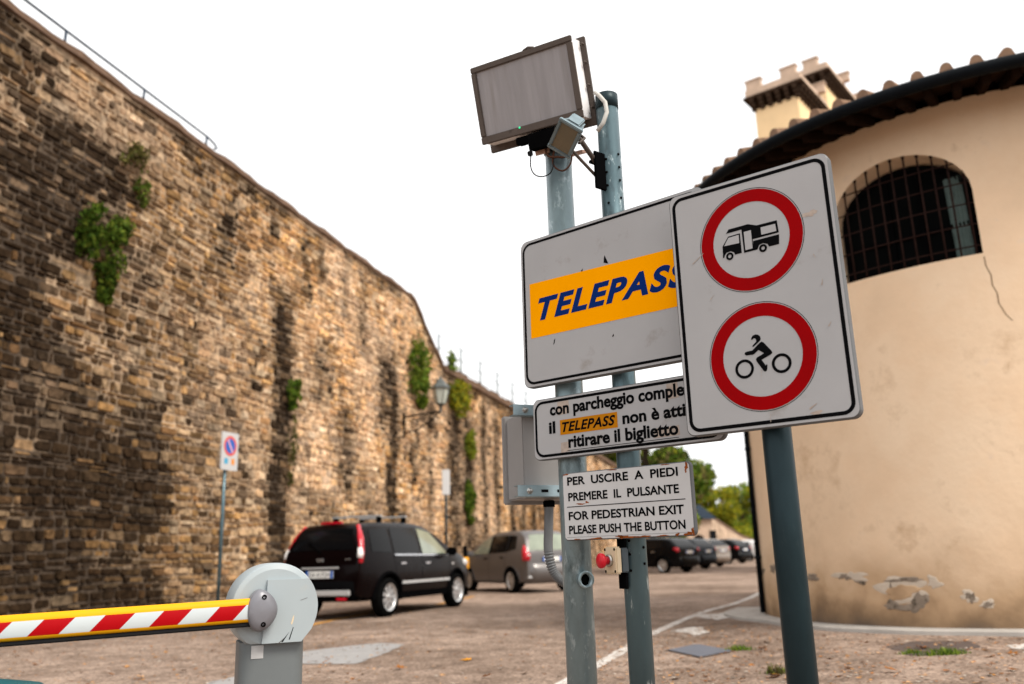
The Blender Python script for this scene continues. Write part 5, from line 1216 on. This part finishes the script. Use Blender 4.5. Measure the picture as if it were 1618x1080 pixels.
        hx, hz = spec['head']; h = MB(); h.tube([(hx - .18, s * (half(hx - .18) * .96), hz + .03), (hx, s * half(hx) * .93, hz), (hx + .10, s * half(hx + .1) * .72, hz - .02)], [.05, .085, .05], 10); h.build('headlight', M['lamp_clear'], root)
    # glass on the sloping ends
    def end_glass(name, xa, xb, kw, material, off=.008):
        m_ = MB(); vs = []; nu, nv = 8, 6
        for j in range(nv + 1):
            x = xa + (xb - xa) * j / nv; e = .01; dz = (interp(top, x + e) - interp(top, x - e)) / (2 * e); nn = Vector((-dz, 0, 1)).normalized(); s = sect(x)
            for i in range(nu + 1):
                f = -1 + 2 * i / nu; y = f * s[8][0] * kw; z = float(np.interp(abs(y), [s[10][0], s[9][0], s[8][0]], [s[10][1], s[9][1], s[8][1]])); vs.append(Vector((x, y, z)) + nn * off)
        fs = [(j * (nu + 1) + i, j * (nu + 1) + i + 1, (j + 1) * (nu + 1) + i + 1, (j + 1) * (nu + 1) + i) for j in range(nv) for i in range(nu)]
        fs = [f[::-1] for f in fs]; m_.add(vs, fs, None, 0, True); return m_.build(name, material, root)
    end_glass('rear_window', *spec['rear_glass'], spec.get('rear_glass_mat', M['car_glass'])); end_glass('windscreen', *spec['wind_glass'], M['car_glass'])
    # bumpers
    bz = spec['bumper']; 
    for xe, sg, nm in ((x0, -1, 'rear_bumper'), (x1, 1, 'front_bumper')):
        m_ = MB(); pts = []
        wv = half(xe + (.05 if sg < 0 else -.05))
        prof = [(-.13, bz[0]), (.035, bz[0] + .03), (.065, (bz[0] + bz[1]) / 2), (.05, bz[1] - .03), (-.03, bz[1])]
        ys = np.linspace(-wv * 1.01, wv * 1.01, 13); vs = []
        for y in ys:
            cv = .05 * (1 - (abs(y) / wv) ** 4) ; cv -= .16 * max(0, (abs(y) / wv) - .88) / .12
            for d, z in prof: vs.append((xe + sg * (d + cv - .03), y, z))
        k = len(prof); fs = [(i * k + j, i * k + j + 1, (i + 1) * k + j + 1, (i + 1) * k + j) for i in range(12) for j in range(k - 1)]
        if sg > 0: fs = [f[::-1] for f in fs]
        m_.add(vs, fs, None, 0, True); m_.build(nm, spec.get('bumper_mat', paint), root)
    if 'skid' in spec:
        z, yw = spec['skid']; m_ = MB(); m_.box((x0 - .075, 0, z), (.05, yw * 2, .085), None, 0, .012); m_.build('skid_strip', M['silver_plastic'], root)
        for s in (-1, 1): MB().box((x0 - .06, s * (yw - .16), z - .09), (.06, .18, .05), None, 0, .01).build('reflector', M['lamp_red'], root)
    pz, px_ = spec['plate']; m_ = MB(); m_.box((px_, 0, pz), (.012, .52, .112)); pl = m_.build('number_plate', M['plate'], root)
    for s in (-1, 1): MB().box((px_ - .008, s * .237, pz), (.006, .045, .110)).build('blue_band', M['plate_blue'], pl)
    if 'plate_text' in spec:
        me = text_mesh(spec['plate_text'], .0); xs_ = [q.co.x for q in me.vertices]; a, b = min(xs_), max(xs_)
        for q in me.vertices: q.co = Vector((px_ - .0075, .20 - (q.co.x - a) / (b - a) * .40, pz - .036 + q.co.y * .10))
        me.materials.clear(); me.materials.append(M['sign_black']); t_ = bpy.data.objects.new('lettering', me); COL.objects.link(t_); t_.parent = pl
    for nm, c, d, mm in spec.get('extra', []): MB().box(c, d, None, 0, min(d) * .3).build(nm, M[mm] if isinstance(mm, str) else mm, root)
    for xb, hw_, z in spec.get('roof_bars', []):
        m_ = MB(); m_.box((xb, 0, z), (.07, hw_ * 2, .032), None, 0, .008); bar = m_.build('roof_bar', M['silver_plastic'], root)
        for s in (-1, 1): MB().box((xb, s * (hw_ - .06), z - .065), (.09, .075, .11), None, 0, .012).build('foot', M['car_dark'], bar)
    if 'wiper' in spec:
        (xa, xb) = spec['wiper']; MB().tube([(xa - .02, 0, interp(top, xa)), (xb - .03, .28, interp(top, xb))], .012, 6).build('wiper', M['car_dark'], root)
    # wheels
    t, rm, di = wheel_meshes(r, spec.get('tw', .20), spec.get('spokes', 8), r * .70); proto = None
    for xa in ax:
        for s in (-1, 1):
            w = bpy.data.objects.new('wheel', None); COL.objects.link(w); w.parent = root; w.location = (xa, s * (W2 - .105), r); w.rotation_euler = (0, 0, 0 if s < 0 else PI); w.empty_display_size = .1
            if proto is None:
                ty = t.build('tyre', M['tyre'], w); ri = rm.build('rim', spec.get('rim_mat', M['alloy']), w); hu = di.build('brake_disc', M['hole'], w); proto = (ty, ri, hu)
            else:
                for o in proto:
                    c = o.copy(); COL.objects.link(c); c.parent = w
    return root
def paint(name, col, metal=.4, rough=.28): return mat(name, col, rough, metal, .04, 3, coat=.06, spec=.08, dirt=((col[0] * .9 + .0025, col[1] * .9 + .0018, col[2] * .9 + .0014), .6, 4, .3))
def root_at(wx, wy, h, lx, ly): left = (-h[1], h[0]); return (wx - h[0] * lx - left[0] * ly, wy - h[1] * lx - left[1] * ly)
def unit(a, b): L = math.hypot(a, b); return (a / L, b / L)
G, GP = M['car_glass'], M['car_glass_pale']
SUV = dict(W=1.71, r=.31, axles=(1.245, -1.24), belt=[(-2.0, 1.0), (-1.0, .985), (1.0, .955), (2.0, .80)], zb=.27, taper=.12,
    top=[(-2.0, .86), (-1.985, 1.0), (-1.90, 1.22), (-1.78, 1.46), (-1.62, 1.515), (-1.1, 1.54), (-.3, 1.55), (.15, 1.53), (.55, 1.44), (1.15, 1.06), (1.55, .99), (1.85, .88), (1.96, .70)],
    windows=[[(-1.66, 1.035), (-1.12, 1.02), (-1.06, 1.42), (-1.58, 1.40)], [(-1.05, 1.0), (-.20, .985), (-.14, 1.435), (-.97, 1.43)], [(-.10, .985), (.86, .985), (.40, 1.37), (-.03, 1.435)]], glass=[G, G, GP],
    belt_strip=[[(-1.05, .965), (.90, .945), (.90, .970), (-1.05, .99)]], sills=[[(-.85, .26), (.85, .26), (.85, .37), (-.85, .37)]], mould=[[(-.86, .50), (.88, .50), (.88, .545), (-.86, .545)]], mould_mat=M['silver_plastic'],
    seams=[[(-.155, .30), (-.145, .30), (-.145, .98), (-.155, .98)], [(-1.01, .62), (-1.0, .62), (-1.07, .98), (-1.08, .98)], [(.90, .38), (.91, .38), (.95, .9), (.94, .9)]],
    handles=[(-.83, .84), (.02, .83)], mirror=(.80, .97), lip=.030, arch_mat=M['car_dark'],
    tail=[(-1.93, .86, .055, .03), (-1.90, 1.0, .066, .03), (-1.80, 1.25, .062, .025), (-1.69, 1.46, .042, .02)], tail_clear=[(-1.945, .94, .05, .012), (-1.925, 1.0, .058, .012), (-1.895, 1.09, .050, .012)], head=(1.80, .80),
    rear_glass=(-1.955, -1.79, .93), wind_glass=(.62, 1.12, .92), bumper=(.29, .60), bumper_mat=M['car_dark'], skid=(.415, .62), plate=(.70, -2.014), plate_text='DA 417DH',
    extra=[('brake_light', (-1.70, 0, 1.515), (.07, .42, .04), 'lamp_red'), ('tailgate_strip', (-2.008, 0, .80), (.03, .72, .028), 'silver_plastic'), ('badge', (-2.008, 0, .925), (.012, .13, .055), 'chrome'), ('badge', (-2.0, -.52, .93), (.014, .10, .022), 'chrome'), ('side_repeater', (1.05, -.84, .80), (.05, .03, .04), 'lamp_clear')],
    roof_bars=[(-.95, .50, 1.64), (-.12, .50, 1.645)], wiper=(-1.97, -1.90), spokes=9, tw=.205)
hF = unit(.385, .923); w = at(609, 960, 14.55); rx, ry = root_at(w.x, w.y, hF, -1.24, -.76)
car('near black brown compact SUV with silver roof bars, parked beside the barrier', (rx, ry, 0), hF, SUV, paint('black_brown_paint', (.0026, .0008, .0009), .0, .30), 'cars parked along the wall')
MPV = dict(W=1.675, r=.295, axles=(1.24, -1.21), belt=[(-1.9, 1.02), (-1.0, .97), (1.0, .93), (1.9, .72)], zb=.22, taper=.15,
    top=[(-1.88, .78), (-1.87, .96), (-1.80, 1.10), (-1.62, 1.40), (-1.48, 1.475), (-1.1, 1.515), (-.4, 1.525), (.1, 1.49), (.5, 1.39), (1.2, 1.05), (1.5, .93), (1.80, .76), (1.90, .58)],
    windows=[[(-1.42, 1.06), (-1.06, 1.0), (-1.0, 1.40), (-1.30, 1.37)], [(-.98, .99), (-.10, .965), (-.06, 1.405), (-.93, 1.40)], [(0.0, .965), (1.02, .95), (.48, 1.30), (.05, 1.39)]], glass=[G, G, GP],
    pillars=[[(-1.05, .99), (-1.0, .985), (-.94, 1.40), (-.99, 1.40)], [(-.09, .96), (-.01, .96), (.04, 1.40), (-.05, 1.41)]], seams=[[(-.055, .28), (-.045, .28), (-.045, .96), (-.055, .96)], [(-.93, .6), (-.92, .6), (-.98, .97), (-.99, .97)], [(1.0, .36), (1.01, .36), (1.06, .9), (1.05, .9)]],
    handles=[(-.78, .86), (.12, .84)], handle_mat=M['car_dark'], mirror=(.88, .93), lip=.014,
    tail=[(-1.80, .76, .10, .04), (-1.79, .90, .115, .045), (-1.73, 1.04, .075, .03), (-1.67, 1.14, .030, .02)], tail_clear=[(-1.85, .87, .06, .03), (-1.84, .92, .06, .03)], head=(1.74, .72),
    rear_glass=(-1.845, -1.60, .93), rear_glass_mat=M['car_glass_pale'], wind_glass=(.60, 1.25, .92), bumper=(.25, .72), plate=(.80, -1.905), extra=[('lower_reflector', (-1.90, .56, .38), (.05, .26, .06), 'silver_plastic'), ('lower_reflector', (-1.90, -.56, .38), (.05, .26, .06), 'silver_plastic')], spokes=7, tw=.18)
M['mpv_paint'] = paint('grey_brown_paint', (.155, .145, .142), .5, .32); MPV['mirror_mat'] = M['mpv_paint']
hJ = unit(-.47, .883); w = at(811, 934, 21.9); rx, ry = root_at(w.x, w.y, hJ, -1.21, .74)
car('grey brown small hatchback, second car along the wall, seen from behind left', (rx, ry, 0), hJ, MPV, M['mpv_paint'], 'cars parked along the wall')
HATCH = dict(W=1.77, r=.315, axles=(1.30, -1.28), belt=[(-2.0, 1.0), (-1.0, .97), (1.0, .93), (2.0, .75)], zb=.22, taper=.13,
    top=[(-2.02, .72), (-2.01, .93), (-1.93, 1.03), (-1.55, 1.36), (-1.3, 1.42), (-.6, 1.455), (0, 1.44), (.4, 1.36), (1.05, 1.02), (1.5, .94), (1.85, .80), (2.0, .58)],
    windows=[[(-1.45, 1.06), (-1.10, 1.0), (-1.0, 1.34), (-1.22, 1.31)], [(-1.02, .99), (-.15, .965), (-.10, 1.345), (-.92, 1.335)], [(-.05, .965), (.85, .95), (.38, 1.28), (0, 1.34)]], glass=[G, G, GP],
    seams=[[(-.105, .28), (-.095, .28), (-.095, .96), (-.105, .96)]], handles=[(-.82, .86), (.07, .84)], mirror=(.78, .94), lip=.012,
    tail=[(-1.96, .84, .08, .06), (-1.93, .93, .085, .04), (-1.78, .96, .05, .02)], head=(1.82, .72), rear_glass=(-1.90, -1.52, .92), wind_glass=(.46, 1.0, .92), bumper=(.24, .66), plate=(.82, -2.05), spokes=10)
specs = {}
def far_car(px, Y, heading, label, col, metal=.0, **kw):
    p = at(px, 895, Y); sp = dict(HATCH); sp.update(kw)
    return car(label, (p.x, Y, 0), heading, sp, paint('far_paint', col, metal), 'cars parked along the wall')
hD = unit(-.70, .714)
far_car(1028, 37.6, hD, 'black estate car with bright red tail lamps, right of the push button post', (.0022, .0022, .0028))
far_car(1064, 42.5, hD, 'dark blue grey hatchback partly behind the black estate car', (.005, .007, .011))
far_car(1092, 47.0, hD, 'beige hatchback in the far row between a dark car and a black one', (.30, .25, .21), .5)
far_car(1134, 54.5, hD, 'small black hatchback with pale roof in the far row', (.0025, .0025, .003), roof_bars=[], extra=[('roof_skin', (-.55, 0, 1.46), (1.3, 1.05, .03), 'sign_white_clean')])
far_car(1170, 63.0, hD, 'white car farthest away, cut off by the building edge', (.62, .62, .62), .0)

# ------------------------------------------------------------------ things on the ground
def cover_plate():
    px = [(1056, 1028), (1102, 1019), (1156, 1029), (1106, 1039)]; P = [gp(*p) for p in px]; c = sum(P, Vector()) / 4
    root = thing('inspection_cover', 'slate grey square inspection cover set in the asphalt near the front post', 'cover', tuple(c))
    MB().add([tuple(p - c + Vector((0, 0, .012))) for p in P] + [tuple(p - c - Vector((0, 0, .02))) for p in P], [(0, 3, 2, 1), (0, 1, 5, 4), (1, 2, 6, 5), (2, 3, 7, 6), (3, 0, 4, 7)]).build('lid', M['slab'], root)
    fr = MB(); Q = [c + (p - c) * 1.10 for p in P]
    fr.add([tuple(p - c + Vector((0, 0, .006))) for p in P] + [tuple(p - c + Vector((0, 0, .006))) for p in Q], [(i, 4 + i, 4 + (i + 1) % 4, (i + 1) % 4) for i in range(4)]); fr.build('rim', M['damp'], root)
cover_plate()
def tuft(px, w, d, h, n, label, seed, pal=GREEN * 1.2):
    p = gp(*px); root = thing('grass_tuft', label, 'grass', tuple(p)); r = np.random.default_rng(seed); V = []; F = []; C = []
    for i in range(n):
        x, y = r.normal(0, w / 2.4), r.normal(0, d / 2.4); hh = h * r.uniform(.4, 1.2) * math.exp(-(x / w) ** 2); a = r.uniform(0, 6.28); lx, ly = r.normal(0, .35, 2) * hh; b = .006
        k = len(V); V += [(x - b * math.cos(a), y - b * math.sin(a), -.005), (x + b * math.cos(a), y + b * math.sin(a), -.005), (x + lx * .5 + b * .7, y + ly * .5, hh * .6), (x + lx, y + ly, hh)]
        F += [(k, k + 1, k + 2), (k, k + 2, k + 3)]; c = pal[r.integers(0, len(pal))] * r.uniform(.6, 1.4); C += [c, c]
    me = bpy.data.meshes.new('blades'); me.from_pydata(V, [], F); me.materials.append(M['leaf']); o = bpy.data.objects.new('blades', me); COL.objects.link(o); o.parent = root; set_tint(o, np.array(C))
tuft((1168, 1027), .17, .07, .05, 160, 'grass tuft at the right corner of the slate grey inspection cover', 1)
tuft((1495, 1034), .24, .06, .06, 220, 'larger green grass tuft at the edge of the dark damp patch by the building', 2)
tuft((1440, 1033), .13, .05, .045, 90, 'smaller grass tuft left of the larger one on the dark damp patch', 3)
tuft((1228, 1064), .11, .08, .07, 110, 'ragged weed clump with dead leaves at the foot of the front post', 4, np.concatenate([GREEN, DRY, DRY, DRY * .6]))
LEAFC = np.array([(.30, .12, .035), (.20, .08, .03), (.36, .17, .05), (.12, .055, .028), (.42, .24, .12)])
def leaf_mesh(seed, size):
    r = random.Random(seed); lob = [(0, 0), (.16, -.10), (.42, -.36), (.45, -.14), (.80, -.30), (.72, -.06), (1.05, 0), (.72, .08), (.78, .32), (.45, .16), (.38, .40), (.15, .10)]
    V = [(.45 * size, 0, .02 * size)]; curl = r.uniform(.1, .5)
    for x, y in lob:
        x += r.uniform(-.05, .05); y += r.uniform(-.05, .05); V.append((x * size, y * size, size * (curl * (abs(y) ** 1.5) * 1.2 + curl * .35 * (x - .5) ** 2) + .004))
    V.append((-.28 * size, .03 * size, .03 * size)); n = len(lob); F = [(0, 1 + i, 1 + (i + 1) % n) for i in range(n)]
    me = bpy.data.meshes.new('leaf'); me.from_pydata(V, [], F); me.materials.append(M['dry_leaf']); return me
def fallen(px, size, col, label, group, seed):
    p = gp(*px); me = leaf_mesh(seed, size); o = bpy.data.objects.new('fallen_leaf', me); COL.objects.link(o); r = random.Random(seed * 3)
    o.location = p + Vector((0, 0, .006)); o.rotation_euler = (r.uniform(-.25, .25), r.uniform(-.25, .25), r.uniform(0, 6.28)); set_tint(o, np.repeat(np.array([col]), len(me.polygons), 0)); tag(o, label, 'leaf', group)
fallen((745, 1044), .15, (.62, .26, .02), 'orange yellow fallen leaf alone on the open road left of the posts', None, 1)
rl = random.Random(21); spots = [(1296, 1006), (1326, 1070), (1395, 1028), (1357, 994), (1366, 995), (1452, 1026), (1463, 1026), (1480, 1008), (1550, 1028), (1575, 1038), (1590, 1034), (1195, 1027), (1203, 1015), (1190, 1050), (1210, 1072), (1240, 1074), (1498, 1014), (1574, 1011), (1270, 1020), (1305, 1042), (1158, 1060), (1085, 1062), (1060, 1075), (1132, 1046), (700, 1066), (640, 1058), (205, 1053), (155, 1040), (120, 1026), (290, 1062), (230, 1072), (330, 1030), (310, 1008), (160, 1012), (80, 1026), (60, 1050), (240, 1040), (375, 1015), (520, 1062), (560, 1072), (830, 1066), (860, 1020), (610, 1002), (795, 1005), (1222, 1058), (1236, 1070), (1216, 1066), (1340, 1055), (1420, 1062), (1500, 1060), (1560, 1066), (1600, 1058), (1375, 1015), (1530, 1000), (1600, 1003), (1250, 990), (1180, 1075), (1110, 1070), (760, 1072), (680, 1030), (660, 1010), (450, 1072), (20, 1038), (180, 1068), (260, 1030)]
for i, s in enumerate(spots): fallen(s, rl.uniform(.06, .12), LEAFC[rl.randrange(len(LEAFC))] * rl.uniform(.8, 1.2), 'dry brown fallen leaf lying on the worn asphalt', 'fallen leaves on the asphalt', 100 + i)
def litter():
    r = np.random.default_rng(77); V = []; F = []; C = []
    for i in range(9000):
        if i % 3 == 0: x, y = r.uniform(-6, 6), r.uniform(4, 14)
        elif i % 3 == 1: x = r.uniform(-8, -1); y = r.uniform(5, 18); x = max(x, WA + WB * y + .2)
        else: x, y = r.uniform(.5, 5), r.uniform(4.5, 10.5)
        if (x - BX) ** 2 + (y - BY) ** 2 < (BR + .3) ** 2: continue
        s = r.uniform(.006, .026); a = r.uniform(0, 6.28); z = gz(x, y) + .004; k = len(V); e = r.uniform(.3, .9)
        for q, t in ((-1, 0), (0, -e), (1, 0), (0, e)): V.append((x + s * (q * math.cos(a) - t * math.sin(a)), y + s * (q * math.sin(a) + t * math.cos(a)), z + r.uniform(0, .008)))
        F.append((k, k + 1, k + 2, k + 3)); C.append(LEAFC[r.integers(0, 5)] * r.uniform(.6, 1.7) if r.random() < .7 else np.array([.38, .33, .28]) * r.uniform(.4, 1.4))
    me = bpy.data.meshes.new('leaf_litter'); me.from_pydata(V, [], F); me.materials.append(M['dry_leaf']); o = bpy.data.objects.new('leaf_litter', me); COL.objects.link(o); set_tint(o, np.array(C)); tag(o, 'fine brown leaf crumbs and grit scattered over the asphalt', 'litter', None, 'stuff')
litter()
bpy.context.view_layer.update()
